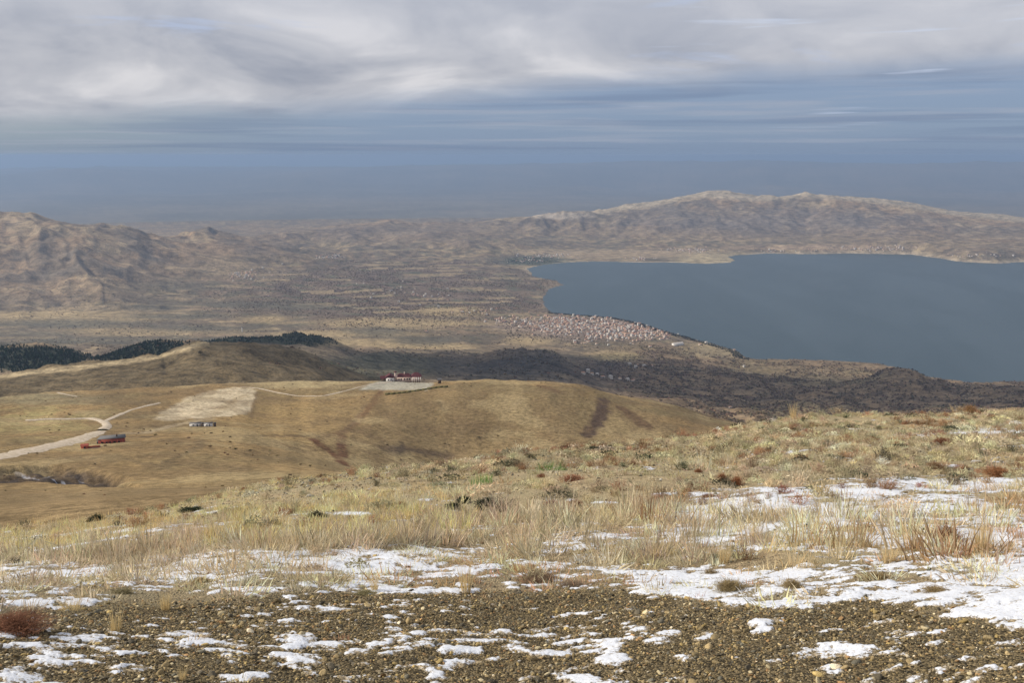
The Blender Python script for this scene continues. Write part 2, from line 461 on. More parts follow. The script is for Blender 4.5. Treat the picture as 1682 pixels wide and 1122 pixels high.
def ground_z(x, y):
    D = np.hypot(x, y); a = np.arctan2(x, y)
    i = np.interp(D, RAD, np.arange(NRAD)); j = np.interp(a, AZ, np.arange(NAZ))
    i0 = np.clip(i.astype(int), 0, NRAD - 2); j0 = np.clip(j.astype(int), 0, NAZ - 2)
    fi, fj = i - i0, j - j0
    return ((Z[i0, j0] * (1 - fj) + Z[i0, j0 + 1] * fj) * (1 - fi) + (Z[i0 + 1, j0] * (1 - fj) + Z[i0 + 1, j0 + 1] * fj) * fi)

# ------------------------------------------------------------------ land cover (base colours only)
PX, PY = to_px(Xg, Yg, Z)
C = np.zeros((NRAD, NAZ, 3))
def blend(mask, colr):
    global C
    C = C * (1 - mask[..., None]) + np.array(colr)[None, None] * mask[..., None]
def ell(cx, cy, rx, ry, soft=0.5, dmin=60, dmax=1e5, warp=0.0, wseed=0):
    u = (PX - cx) / rx; v = (PY - cy) / ry
    r = np.sqrt(u * u + v * v)
    if warp:
        r = r + warp * (WN - .5) * 2
    return (1 - sstep(1 - soft, 1 + soft * .4, r)) * ((Dg > dmin) & (Dg < dmax))
sc_ = np.clip(Dg / 25, 1.0, 260)                      # feature size follows distance
n1 = fbm(Xg / 340, Yg / 340, 101, 5)
n2 = fbm(Xg / 70, Yg / 70, 102, 5)
n3 = fbm(Xg / 16, Yg / 16, 103, 4)
WN = np.where(Dg > 2500, fbm(Xg / 420, Yg / 420, 104, 5), fbm(Xg / 60, Yg / 60, 105, 5))
tan_ = (0.335, 0.250, 0.130)
C[:] = (0.290, 0.198, 0.094)
blend(sstep(.35, .7, n2), (0.205, 0.155, 0.080))
blend(sstep(.5, .75, n3) * .5 * (Dg < 3000), (0.17, 0.125, 0.07))
blend(sstep(.55, .75, n1) * .6 * (Dg < 1400), (0.33, 0.245, 0.125))
# left brown slope just below the crest
blend(sstep(60, 100, Dg) * (1 - sstep(250, 360, Dg)) * .7, (0.19, 0.135, 0.075))
# --- valley and beyond
V = sstep(1350, 1700, Dg)
blend(V, (0.220, 0.160, 0.104))
blend(V * sstep(.40, .62, n1), (0.165, 0.128, 0.092))
blend(V * sstep(.50, .66, n2) * .8, (0.31, 0.235, 0.145))
blend(V * sstep(.52, .62, fbm(Xg / 150, Yg / 230, 110, 5)) * .6 * (Dg < 9000), (0.115, 0.095, 0.068))
# patchwork of fields and orchards: cells of differing colour
def cells(cw, ch, s, rot):
    c, s_ = cos(rot), sin(rot)
    u = (Xg * c + Yg * s_) / cw + 0.6 * fbm(Xg / 300, Yg / 300, s + 3, 3); v = (-Xg * s_ + Yg * c) / ch + 0.6 * fbm(Xg / 300, Yg / 300, s + 4, 3)
    iv = np.floor(v); u = u + hash2(iv, iv * 0, s) * 3
    iu = np.floor(u)
    return hash2(iu, iv, s + 1), hash2(iu, iv, s + 2)
P = sstep(3100, 3900, Dg) * (1 - sstep(9500, 12500, Dg)) * (1 - sstep(90, 260, Z - LAKE))
k1, k2 = cells(230, 90, 201, 0.3)
k3, k4 = cells(90, 60, 211, -0.5)
orch = P * ell(650, 482, 330, 62, .5, warp=.35)
blend(orch * .92, (0.170, 0.126, 0.095))
blend(orch * sstep(.35, .9, k1) * .75, (0.120, 0.090, 0.068))
blend(orch * (k3 > .80) * .7, (0.24, 0.185, 0.13))
blend(orch * (k4 > .90) * .6, (0.085, 0.100, 0.062))
blend(P * (1 - ell(650, 482, 330, 62, .5)) * (k1 > .5) * .5, (0.145, 0.120, 0.082))
blend(P * (k2 > .82) * .55, (0.36, 0.275, 0.16))
blend(P * (k3 > .86) * .5, (0.11, 0.105, 0.070))
# tan strips in front of the orchards
for e in [(120,520,190,12),(440,524,60,9),(640,530,150,10),(230,545,180,8),(560,562,120,8),(740,512,70,9),(870,560,60,10),(1160,578,70,10),(1010,580,60,9),(700,568,90,5),(560,548,160,6),(60,515,90,5)]:
    blend(ell(*e, .6, 2600, 7000, warp=.5) * .75, (0.40, 0.30, 0.165))
for e in [(40,566,120,7),(420,500,120,8),(250,470,110,10),(360,560,90,8),(560,590,90,8),(700,560,60,7),(150,560,160,10),(330,540,150,9),(120,532,130,9),(60,548,110,9),(300,520,120,5),(250,505,60,6),(620,545,60,10),(500,505,110,6)]:
    blend(ell(*e, .7, 2600, 7000, warp=.5) * .75, (0.115, 0.105, 0.078))
# mountains: pale dry ground with darker and paler patches
M = np.clip((Z - LAKE - 60) / 120, 0, 1) * sstep(5200, 6200, Dg)
blend(M, (0.270, 0.190, 0.118))
blend(M * sstep(.45, .58, fbm(Xg / 520 + 3, Yg / 700, 120, 5)) * .85, (0.185, 0.145, 0.105))
blend(M * sstep(.52, .66, fbm(Xg / 160, Yg / 210, 121, 5)) * .6, (0.145, 0.122, 0.095))
blend(M * sstep(.56, .70, fbm(Xg / 260, Yg / 190, 122, 5)) * .65, (0.38, 0.29, 0.18))
RM = M * sstep(880, 1050, PX)
blend(RM * ell(1250, 372, 330, 34, .6, 8500, 13500, warp=.35) * .7, (0.165, 0.140, 0.125))
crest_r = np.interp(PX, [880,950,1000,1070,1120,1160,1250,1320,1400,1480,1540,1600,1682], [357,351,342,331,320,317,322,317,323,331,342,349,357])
blend(RM * (1 - sstep(3, 11, PY - crest_r + 6 * (WN - .5))) * .85, (0.40, 0.33, 0.235))  # sunlit crest painted in as a pale line
blend(M * ell(920, 354, 60, 6, .6, 9000, 13500) * .8, (0.50, 0.42, 0.33))
blend(M * ell(640, 395, 260, 32, .6, 8000, 12800, warp=.3) * .7, (0.165, 0.135, 0.115))
# far shore: bare pale beach and terraces
shore = (1 - sstep(0, 60, SD)) * (SD < 3e4) * (Dg > 7500)
blend(shore, (0.36, 0.29, 0.20))
blend(ell(1180, 425, 80, 12, .5, 7500, 10500) * .8, (0.40, 0.325, 0.20))
blend(ell(1000, 418, 160, 9, .6, 7800, 10500, warp=.5) * .6, (0.40, 0.30, 0.19))
blend(ell(1340, 407, 160, 6, .6, 7800, 10800, warp=.5) * .6, (0.42, 0.30, 0.20))
blend(ell(870, 428, 60, 10, .6, 6500, 9800, warp=.5) * .7, (0.075, 0.095, 0.070))
blend(ell(930, 467, 40, 16, .6, 6000, 9000) * (SD < 260) * .7, (0.22, 0.17, 0.115))
# ridge behind the resort hill
Rg = sstep(1250, 1420, Dg) * (1 - sstep(1700, 2050, Dg)) * (PX < 720)
blend(Rg * .95, (0.125, 0.094, 0.053))  # the slope's shadow is put into a darker ridge colour
blend(Rg * sstep(.45, .65, n3) * .45, (0.125, 0.100, 0.062))
crestline = np.interp(PX, [-100, 0, 100, 200, 260, 300, 330, 360], [625, 617, 606, 594, 585, 572, 564, 560])
blend(Rg * (1 - sstep(1.5, 6, np.abs(PY - crestline - 1))) * (PX < 345) * .8, (0.42, 0.33, 0.20))
# dark hills with bare scrub and painted slope shadow, and the wooded low ground on the right
blend(ell(880, 602, 100, 42, .7, 2000, 3300, warp=.5) * .9, (0.062, 0.056, 0.052))  # shadow of the hill face put into the ground colour
blend(ell(1060, 610, 140, 28, .5, 1900, 3900, warp=.3) * .9, (0.072, 0.056, 0.050))
blend(ell(640, 600, 120, 24, .5, 1700, 3300, warp=.3) * .8, (0.105, 0.100, 0.065))
blend(ell(760, 600, 60, 22, .6, 1900, 3300, warp=.5) * .7, (0.065, 0.058, 0.052))
drk = sstep(1150, 1500, Dg) * (1 - sstep(4300, 4700, Dg)) * sstep(960, 1100, PX)
blend(drk * .85, (0.215, 0.150, 0.088))
blend(drk * sstep(.45, .60, n2) * .7, (0.100, 0.072, 0.052))
blend(drk * sstep(.54, .66, n1) * .7, (0.190, 0.150, 0.085))
blend(drk * sstep(.60, .68, fbm(Xg / 120, Yg / 50, 140, 4)) * .6, (0.22, 0.165, 0.105))
blend(ell(1160, 580, 70, 10, .5, 3600, 5200, warp=.4) * .8, (0.27, 0.215, 0.13))
blend(ell(1020, 585, 50, 9, .5, 3000, 5200, warp=.4) * .8, (0.30, 0.235, 0.12))
blend(ell(965, 540, 150, 22, .5, 3300, 6500, warp=.3) * .75, (0.30, 0.225, 0.18))
blend(sstep(13000, 16000, Dg), (0.150, 0.130, 0.095))
blend(sstep(13000, 16000, Dg) * sstep(.4, .65, fbm(Xg / 2600, Yg / 2600, 190, 3)) * .5, (0.22, 0.175, 0.12))
# forest floors
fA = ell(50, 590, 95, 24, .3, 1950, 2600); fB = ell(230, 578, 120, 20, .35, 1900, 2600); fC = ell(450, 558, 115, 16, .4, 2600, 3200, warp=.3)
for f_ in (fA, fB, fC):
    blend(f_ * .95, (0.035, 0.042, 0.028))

# resort hill: tracks, bare earth, gullies (distance to lines on the land)
seen_hill = (RAD > 250) & (RAD < 1300)
HX, HY = Xg[seen_hill], Yg[seen_hill]
def line_mask(pts, width, dmin=300, dmax=1150, warp=0.0):
    w = [hit(x, y, dmin, dmax)[:2] for x, y in px_line_world(pts, 3)]
    d = np.full(HX.shape, 1e18)
    for (ax, ay), (bx, by) in zip(w[:-1], w[1:]):
        ex, ey = bx - ax, by - ay
        t = np.clip(((HX - ax) * ex + (HY - ay) * ey) / (ex * ex + ey * ey + 1e-6), 0, 1)
        d = np.minimum(d, np.hypot(HX - ax - ex * t, HY - ay - ey * t))
    if warp:
        d = d + warp * (fbm(HX / 7, HY / 7, 160, 3) - .5) * 2
    mk = np.zeros((NRAD, NAZ))
    mk[seen_hill] = 1 - sstep(width * .5, width * 1.1, d)
    return mk
def poly_mask(pts, soft, dmin=300, dmax=1150, warp=0.0):
    w = np.array([hit(x, y, dmin, dmax)[:2] for x, y in px_line_world(pts + [pts[0]], 3)])
    s = poly_sdf(HX, HY, w) + (warp * (fbm(HX / 14, HY / 14, 161, 4) - .5) * 2 if warp else 0)
    mk = np.zeros((NRAD, NAZ)); mk[seen_hill] = 1 - sstep(-soft, soft, s)
    return mk
H = (Dg > 330) & (Dg < 1200)
blend(H * ell(760, 690, 260, 60, .6) * .75, (0.165, 0.116, 0.060))
blend(H * ell(470, 690, 160, 45, .6) * .6, (0.315, 0.215, 0.095))
blend(H * ell(500, 628, 120, 12, .6, warp=.3) * .7, (0.40, 0.32, 0.18))
blend(H * ell(60, 690, 130, 30, .6, warp=.5) * sstep(.40, .55, n3) * .8, (0.34, 0.29, 0.13))
blend(H * ell(60, 655, 130, 12, .6, warp=.5) * .6, (0.225, 0.205, 0.130))
blend(poly_mask([(250,690),(262,678),(285,665),(312,651),(350,641),(385,636),(420,640),(417,658),(408,681),(340,686),(275,692)], 2.0, warp=3.0) * .95, (0.500, 0.415, 0.285))
blend(line_mask([(345,684),(370,668),(400,650)], 5, warp=5) * .5, (0.35, 0.27, 0.16))
blend(line_mask([(412,686),(417,665),(424,644)], 1.8, warp=1.2) * .7, (0.16, 0.11, 0.06))
for pts, w, c_, k in [
    ([(205,718),(260,717),(340,716),(430,716),(525,717)], 4.0, (0.12, 0.08, 0.045), .85),
    ([(515,722),(535,716),(560,712),(585,695),(605,672),(620,650),(628,640)], 4.0, (0.16, 0.095, 0.05), .85),
    ([(560,712),(575,700),(590,680),(600,665)], 2.0, (0.20, 0.14, 0.08), .6),
    ([(515,722),(535,738),(552,748),(566,764)], 4.5, (0.125, 0.062, 0.035), .95),
    ([(562,716),(560,735),(566,752)], 4.5, (0.125, 0.065, 0.038), .95),
    ([(990,655),(992,672),(984,690),(966,716)], 7.0, (0.075, 0.05, 0.04), .9),
    ([(1020,670),(1040,684),(1062,702)], 7.0, (0.11, 0.065, 0.04), .9),
    ([(888,634),(902,638),(916,644)], 5.0, (0.12, 0.07, 0.04), .8),
    ([(860,652),(848,664),(836,676)], 3.0, (0.15, 0.11, 0.07), .6),
    ([(640,742),(670,736),(700,744),(730,748)], 9.0, (0.085, 0.062, 0.045), .85),
    ([(330,724),(326,734),(305,745),(285,755),(270,762)], 3.0, (0.17, 0.13, 0.075), .6),
    ([(100,752),(180,748),(240,762),(300,775)], 3.0, (0.16, 0.12, 0.07), .4)]:
    blend(line_mask(pts, w, warp=w * .5) * k, c_)
scarp = poly_mask([(-40,774),(20,766),(80,765),(130,771),(200,785),(210,798),(120,796),(60,790),(-40,794)], 3.0, 250, 520, warp=4)
blend(scarp * .95, (0.045, 0.038, 0.036))  # dark scree, with the gully's shadow put into its colour
for pts, w in [([(84,774),(105,774),(130,777),(156,784)], 1.1), ([(28,771),(60,776),(96,783),(124,788)], .8), ([(100,781),(126,786),(150,790)], .7)]:
    blend(line_mask(pts, w, 250, 520, warp=1.0) * .8, (0.40, 0.42, 0.48))
Z -= scarp * 8.0 * (fbm(Xg / 9, Yg / 9, 170, 3))
blend(H * sstep(.50, .62, ridged(Xg / 60, Yg / 150, 174, 4)) * .35, (0.16, 0.11, 0.06))
blend(H * (fbm(Xg / 34, Yg / 34, 171, 4) > .60) * .35, (0.15, 0.105, 0.06))
blend(H * sstep(.56, .66, fbm(Xg / 12, Yg / 12, 172, 4)) * .4, (0.17, 0.115, 0.06))
blend(H * sstep(.58, .70, fbm(Xg / 55, Yg / 55, 173, 4)) * .5, (0.36, 0.28, 0.15))
blend(line_mask([(206,712),(240,711),(262,706),(290,698),(320,692),(350,688)], 4.0, warp=1.5) * .6, (0.40, 0.32, 0.21))
# terrace round the lodge
blend(poly_mask([(590,640),(610,630),(640,622),(700,622),(712,632),(700,641),(640,641)], 2.0, 700, 1150) * .85, (0.36, 0.34, 0.28))
# foreground soil
FG = 1 - sstep(55, 75, Dg)
blend(FG, (0.26, 0.205, 0.13))

blo = np.interp(PX, [0, 250, 500, 700, 900, 1100, 1300, 1500, 1682], [925, 915, 905, 900, 915, 925, 930, 925, 900])
blend(FG * sstep(-4, 14, blo - PY) * .9, (0.50, 0.395, 0.24))
blend(FG * sstep(560, 760, PX) * sstep(75, 115, blo - PY) * .8, (0.42, 0.335, 0.21))
def sort_out(C):
    v = 0.88 + 0.24 * vnoise(Xg / (sc_ * .35), Yg / (sc_ * .35), 180)
    return np.clip(C * v[..., None], 0.01, 0.9)
C = sort_out(C)

# ------------------------------------------------------------------ materials
def mat(name):
    m = bpy.data.materials.new(name); m.use_nodes = True
    return m, NT(m.node_tree)

def finish(N, colr, rough=0.9, spec=0.15, bump=None, bstr=0.5, bdist=1.0):
    b = N.n('ShaderNodeBsdfPrincipled')
    N.val(b.inputs['Base Color'], colr); N.val(b.inputs['Roughness'], rough)
    b.inputs['Specular IOR Level'].default_value = spec
    if bump is not None:
        bn = N.n('ShaderNodeBump'); N.l(bump, bn.inputs['Height'])
        bn.inputs['Strength'].default_value = bstr; bn.inputs['Distance'].default_value = bdist
        N.l(bn.outputs[0], b.inputs['Normal'])
    o = N.n('ShaderNodeOutputMaterial'); N.l(b.outputs[0], o.inputs[0])
    return b

def land_material(name, scale, bdist, con=0.35):
    m, N = mat(name)
    at = N.n('ShaderNodeAttribute'); at.attribute_name = 'cover'
    g = N.n('ShaderNodeNewGeometry')
    a = N.noise(g.outputs['Position'], scale, 6, 0.62)
    b = N.noise(g.outputs['Position'], scale * 5.1, 4, 0.6)
    s = N.math('ADD', N.math('MULTIPLY', a, 0.6), N.math('MULTIPLY', b, 0.4))
    f = N.math('ADD', 1.0 - con, N.math('MULTIPLY', N.ramp(s, 0.36, 0.64), 2 * con))
    vm = N.n('ShaderNodeVectorMath', operation='SCALE'); N.l(at.outputs['Color'], vm.inputs[0]); N.l(f, vm.inputs['Scale'])
    finish(N, vm.outputs[0], 0.95, 0.05, s, 0.6, bdist)
    return m

m_hill = land_material('hill grass', 0.30, 2.2, .42)
m_valley = land_material('valley land', 0.045, 9.0, .52)
m_mount = land_material('mountain land', 0.016, 30.0, .45)
m_plain = land_material('far plain', 0.0007, 20.0, .15)

# near ground: frozen earth with straw litter and grit
m_ground, N = mat('stony earth')
g = N.n('ShaderNodeNewGeometry'); P_ = g.outputs['Position']
at = N.n('ShaderNodeAttribute'); at.attribute_name = 'cover'
gv = N.n('ShaderNodeAttribute'); gv.attribute_name = 'gravel'
big = N.noise(P_, 1.6, 5, 0.6)
fine = N.noise(P_, 38.0, 4, 0.65)
grit = N.n('ShaderNodeTexVoronoi'); grit.inputs['Scale'].default_value = 95.0; N.l(P_, grit.inputs['Vector'])
grit_c = N.mix(N.ramp(grit.outputs['Color'], 0.2, 0.8), (0.045, 0.036, 0.022), (0.20, 0.155, 0.088))
med = N.noise(P_, 9.0, 5, 0.7)
litter = N.mix(N.ramp(N.math('ADD', N.math('MULTIPLY', fine, .5), N.math('MULTIPLY', med, .5)), 0.40, 0.60), (0.11, 0.08, 0.048), (0.55, 0.43, 0.26))
green = N.mix(N.ramp(big, 0.40, 0.62), litter, (0.27, 0.235, 0.145))
colr = N.mix(gv.outputs['Fac'], green, grit_c)
colr = N.mix(N.math('MULTIPLY', N.math('SUBTRACT', 1.0, gv.outputs['Fac']), 0.42), colr, at.outputs['Color'])
hgt = N.math('ADD', N.math('MULTIPLY', grit.outputs['Distance'], -0.8), fine)
finish(N, colr, 0.95, 0.08, hgt, 0.8, 0.02)

# ------------------------------------------------------------------ terrain meshes
def set_props(o, **kw):
    for k, v in kw.items():
        o[k] = v
    return o

def mesh_obj(name, V, Fc, m=None, parent=None, smooth=False, link=True):
    me = bpy.data.meshes.new(name)
    V = np.asarray(V, np.float32)
    Fc = np.asarray(Fc, np.int32)
    me.vertices.add(len(V)); me.vertices.foreach_set('co', V.ravel())
    k = Fc.shape[1]
    me.loops.add(Fc.size); me.loops.foreach_set('vertex_index', Fc.ravel())
    me.polygons.add(len(Fc)); me.polygons.foreach_set('loop_start', np.arange(0, Fc.size, k, dtype=np.int32))
    me.polygons.foreach_set('loop_total', np.full(len(Fc), k, np.int32))
    if smooth:
        me.polygons.foreach_set('use_smooth', np.ones(len(Fc), bool))
    me.update(calc_edges=True)
    if m: me.materials.append(m)
    o = bpy.data.objects.new(name, me)
    if link: col.objects.link(o)
    if parent: o.parent = parent
    return o

def attr(o, name, data, typ='FLOAT_COLOR', dom='POINT'):
    a = o.data.attributes.new(name, typ, dom)
    if typ == 'FLOAT_COLOR':
        d = np.ones((len(data), 4), np.float32); d[:, :3] = data
        a.data.foreach_set('color', d.ravel())
    elif typ == 'FLOAT_VECTOR':
        a.data.foreach_set('vector', np.asarray(data, np.float32).ravel())
    else:
        a.data.foreach_set('value', np.asarray(data, np.int32 if typ == 'INT' else np.float32))

idx = np.arange(NRAD * NAZ).reshape(NRAD, NAZ)
quads = np.stack([idx[:-1, :-1], idx[:-1, 1:], idx[1:, 1:], idx[1:, :-1]], -1)     # normals upwards, see flip below
quads = quads[..., ::-1]
fD = RAD[:-1][:, None] * np.ones(NAZ - 1)[None]
fPX = PX[:-1, :-1]
VX = np.stack([Xg, Yg, Z], -1).reshape(-1, 3)
CC = C.reshape(-1, 3)
# gravelled verge beside the viewpoint: a boundary line in front of the camera
GB = ([-200, 0, 200, 350, 560, 760, 1000, 1150, 1250, 1450, 1600, 1682, 1900], [1015, 1008, 990, 984, 975, 975, 966, 984, 998, 984, 1008, 1030, 1060])
def gravel_mask(px_, py_, x, y):
    return sstep(-14, 16, py_ - np.interp(px_, *GB) + (fbm(x / .5, y / .5, 190, 3) - .5) * 40)
Gm = gravel_mask(PX, PY, Xg, Yg) * (Dg < 12)
Gm = np.where(Dg < 2.6, 1, Gm)
print('range', Z.min(), Z.max())
def land(name, mask, m, label, **kw):
    q = quads[mask]
    u, inv = np.unique(q.ravel(), return_inverse=True)
    o = mesh_obj(name, VX[u], inv.reshape(-1, 4), m, smooth=True)
    attr(o, 'cover', CC[u]); attr(o, 'gravel', Gm.ravel()[u], 'FLOAT')
    set_props(o, kind='structure', label=label, **kw)
    return o
left_m = (fD > 5300) & (fD < 9000) & (fPX < 330)
right_m = (fD > 7600) & (fD < 14000) & (fPX >= 330)
land('ground', fD < 60, m_ground, 'gravel, straw and frozen earth of the near hillside with thin snow')
land('hill', (fD >= 60) & (fD < 1300), m_hill, 'rolling dry tan hill below the near slope carrying the lodge and dirt roads')
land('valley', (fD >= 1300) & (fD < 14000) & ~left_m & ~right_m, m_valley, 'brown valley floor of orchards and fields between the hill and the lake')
land('mountain', left_m, m_mount, 'gullied bare mountain at the left edge beyond the valley')
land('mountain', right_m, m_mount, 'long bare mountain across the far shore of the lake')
land('plain', fD >= 14000, m_plain, 'hazy blue far plain and ranges on the horizon')
# small cap of ground directly under the viewpoint
ring = np.array([[Xg[0, j], Yg[0, j], Z[0, j]] for j in range(0, NAZ - 1)])
capV = np.vstack([ring, [[0, 0, ring[:, 2].mean()]]])
capF = [(i, (i + 1) % len(ring), len(ring)) for i in range(len(ring))]
o = mesh_obj('ground', capV, np.array(capF)[:, ::-1], m_ground, smooth=True); set_props(o, kind='structure')
attr(o, 'cover', np.tile([.16, .13, .085], (len(capV), 1))); attr(o, 'gravel', np.ones(len(capV)), 'FLOAT')

# ------------------------------------------------------------------ the lake
m_water, N = mat('lake water')
g = N.n('ShaderNodeNewGeometry')
mp = N.n('ShaderNodeMapping'); mp.inputs['Scale'].default_value = (0.0011, 0.00042, 1); mp.inputs['Rotation'].default_value = (0, 0, 0.5)
N.l(g.outputs['Position'], mp.inputs['Vector'])
wnd = N.noise(mp.outputs[0], 1.0, 5, 0.6, 0.6)
rip = N.noise(g.outputs['Position'], 0.05, 5, 0.7)
wc = N.mix(N.ramp(wnd, 0.42, 0.62), (0.020, 0.044, 0.054), (0.040, 0.066, 0.080))
finish(N, wc, N.math('ADD', 0.30, N.math('MULTIPLY', wnd, 0.25)), 0.32, rip, 0.25, 3.0)
wpoly = np.array([[x, y, LAKE] for x, y in SHW])
cen = wpoly.mean(0)
WXg, WYg = np.meshgrid(np.linspace(-600, 16000, 60), np.linspace(2900, 12500, 40))
wi = np.arange(WXg.size).reshape(WXg.shape)
wq = np.stack([wi[:-1, :-1], wi[:-1, 1:], wi[1:, 1:], wi[1:, :-1]], -1).reshape(-1, 4)
wv = np.stack([WXg, WYg, np.full(WXg.shape, LAKE)], -1).reshape(-1, 3)
fc = wv[wq].mean(1)
keep = poly_sdf(fc[:, 0], fc[:, 1], SHW) < 420
o = mesh_obj('lake', wv, wq[keep], m_water)
set_props(o, kind='structure', label='calm steel-blue lake filling the right of the valley')

# ------------------------------------------------------------------ haze
HZ = 62500.0
hv = np.array([[x, y, z] for z in (LAKE - 330, 40.0) for x, y in ((-HZ, -HZ), (HZ, -HZ), (HZ, HZ), (-HZ, HZ))])
hf = np.array([(3, 2, 1, 0), (4, 5, 6, 7), (0, 1, 5, 4), (1, 2, 6, 5), (2, 3, 7, 6), (3, 0, 4, 7)])
m_haze, N = mat('haze')
pv = N.n('ShaderNodeVolumePrincipled')
pv.inputs['Color'].default_value = (0.355, 0.495, 0.735, 1)
pv.inputs['Density'].default_value = 4.6e-5
pv.inputs['Anisotropy'].default_value = 0.15
ho = N.n('ShaderNodeOutputMaterial'); N.l(pv.outputs[0], ho.inputs['Volume'])
o = mesh_obj('haze', hv, hf, m_haze)
set_props(o, kind='stuff', label='thin blue winter haze filling the air over the valley')
# ------------------------------------------------------------------ unseen clouds added sunward so their shade falls on shore, ridge and hills
m_cloud, N = mat('cloud')
pv = N.n('ShaderNodeVolumePrincipled')
pv.inputs['Color'].default_value = (0.97, 0.97, 0.98, 1)
pv.inputs['Density'].default_value = 0.006
ho = N.n('ShaderNodeOutputMaterial'); N.l(pv.outputs[0], ho.inputs['Volume'])
def cloud(tx, ty, tz, sx, sy, sz, top, seed, label, rot=0.0):
    k = (top - tz) / sd[2]
    cx, cy = tx + sd[0] * k, ty + sd[1] * k
    nu, nv = 56, 28
    th = np.linspace(0, 2 * pi, nu, endpoint=False); ph = np.linspace(-pi / 2 + .05, pi / 2 - .05, nv)
    T, Ph = np.meshgrid(th, ph)
    x = np.cos(Ph) * np.cos(T); y = np.cos(Ph) * np.sin(T); z = np.sin(Ph)
    n_ = fbm(x * 2.2 + seed + z, y * 2.2 + z * 1.3, seed, 5)
    rr = .55 + .95 * n_
    z = np.where(z < 0, z * .35, z)
    X3 = x * rr * sx; Y3 = y * rr * sy; Z3 = z * rr * sz
    c, s_ = cos(rot), sin(rot)
    V = np.stack([cx + X3 * c - Y3 * s_, cy + X3 * s_ + Y3 * c, top + Z3], -1).reshape(-1, 3)
    ii = np.arange(nu * nv).reshape(nv, nu); jj = np.roll(ii, -1, axis=1)
    q = np.stack([ii[:-1], jj[:-1], jj[1:], ii[1:]], -1).reshape(-1, 4)
    tri = [(ii[0, (i + 1) % nu], ii[0, i], len(V)) for i in range(nu)] + [(ii[-1, i], ii[-1, (i + 1) % nu], len(V) + 1) for i in range(nu)]
    V = np.vstack([V, V[:nu].mean(0)[None], V[-nu:].mean(0)[None]])
    me = bpy.data.meshes.new('cloud'); me.from_pydata(V.tolist(), [], [tuple(int(a) for a in f) for f in q] + [tuple(int(a) for a in f) for f in tri]); me.update()
    me.materials.append(m_cloud)
    o = bpy.data.objects.new('cloud', me); col.objects.link(o)
    set_props(o, kind='structure', label=label)
cloud(1250, 3150, -800, 1500, 950, 260, 1500, 3, 'flat grey cloud added out of view to shade the wooded shore')
cloud(-230, 1700, -330, 330, 170, 110, 1100, 14, 'little grey cloud added out of frame to shade the near ridge', .2)
cloud(-150, 2500, -600, 520, 430, 160, 1350, 9, 'small grey cloud added out of view to shade the dark hills', .4)

# ------------------------------------------------------------------ plant, stone, tree and house prototypes
def fin_foliage(name, rough=0.8, transl=0.35, inst='ic'):
    m, N = mat(name)
    ic = N.n('ShaderNodeAttribute'); ic.attribute_type = 'INSTANCER'; ic.attribute_name = inst
    tn = N.n('ShaderNodeAttribute'); tn.attribute_name = 'tint'
    vm = N.n('ShaderNodeVectorMath', operation='MULTIPLY')
    N.l(ic.outputs['Color'], vm.inputs[0]); N.l(tn.outputs['Color'], vm.inputs[1])
    d = N.n('ShaderNodeBsdfDiffuse'); N.l(vm.outputs[0], d.inputs[0])
    t = N.n('ShaderNodeBsdfTranslucent'); N.l(vm.outputs[0], t.inputs[0])
    mx = N.n('ShaderNodeMixShader'); mx.inputs[0].default_value = transl
    N.l(d.outputs[0], mx.inputs[1]); N.l(t.outputs[0], mx.inputs[2])
    o = N.n('ShaderNodeOutputMaterial'); N.l(mx.outputs[0], o.inputs[0])
    return m
m_leaf = fin_foliage('dry leaf and straw')
m_twig = fin_foliage('twigs', transl=0.12)
m_pine = fin_foliage('pine needles', transl=0.1)

m_stone, N = mat('stone')
ic = N.n('ShaderNodeAttribute'); ic.attribute_type = 'INSTANCER'; ic.attribute_name = 'ic'
tcs = N.n('ShaderNodeTexCoord')
ns = N.noise(tcs.outputs['Object'], 2.2, 5, 0.65)
vm = N.n('ShaderNodeVectorMath', operation='SCALE'); N.l(ic.outputs['Color'], vm.inputs[0]); N.l(N.math('ADD', 0.55, N.math('MULTIPLY', ns, 0.9)), vm.inputs['Scale'])
finish(N, vm.outputs[0], 0.8, 0.25, ns, 0.4, 0.1)

def strip(base, dirn, length, width, bend, segs=3, side=None, taper=0.15):
    """one curved blade: returns vertices (2*(segs+1)) and quads"""
    base = np.array(base); d = np.array(dirn, float); d /= np.linalg.norm(d)
    if side is None:
        side = np.cross(d, [0, 0, 1]); side = side if np.linalg.norm(side) > 1e-3 else np.array([1., 0, 0])
        th = R.uniform(0, pi); s2 = np.cross(d, side); side = side * cos(th) + s2 * sin(th)
    side = side / (np.linalg.norm(side) + 1e-9)
    vs = []; p = base.copy()
    for i in range(segs + 1):
        w = width * (1 - (1 - taper) * (i / segs)) * .5
        vs += [p - side * w, p + side * w]
        p = p + d * length / segs
        d = d + np.array([bend[0], bend[1], bend[2]]) / segs; d /= np.linalg.norm(d)
    fs = [(2 * i, 2 * i + 1, 2 * i + 3, 2 * i + 2) for i in range(segs)]
    return vs, fs

class Col:
    def __init__(s): s.v = []; s.f = []; s.t = []
    def add(s, vs, fs, t):
        b = len(s.v); s.v += [tuple(v) for v in vs]; s.f += [tuple(i + b for i in f) for f in fs]
        s.t += [t if isinstance(t, tuple) else (t, t, t)] * len(vs)
    def build(s, name, m, link=False):
        o = mesh_obj(name, np.array(s.v), np.array(s.f), m, link=link)
        attr(o, 'tint', np.array(s.t, np.float32))
        return o

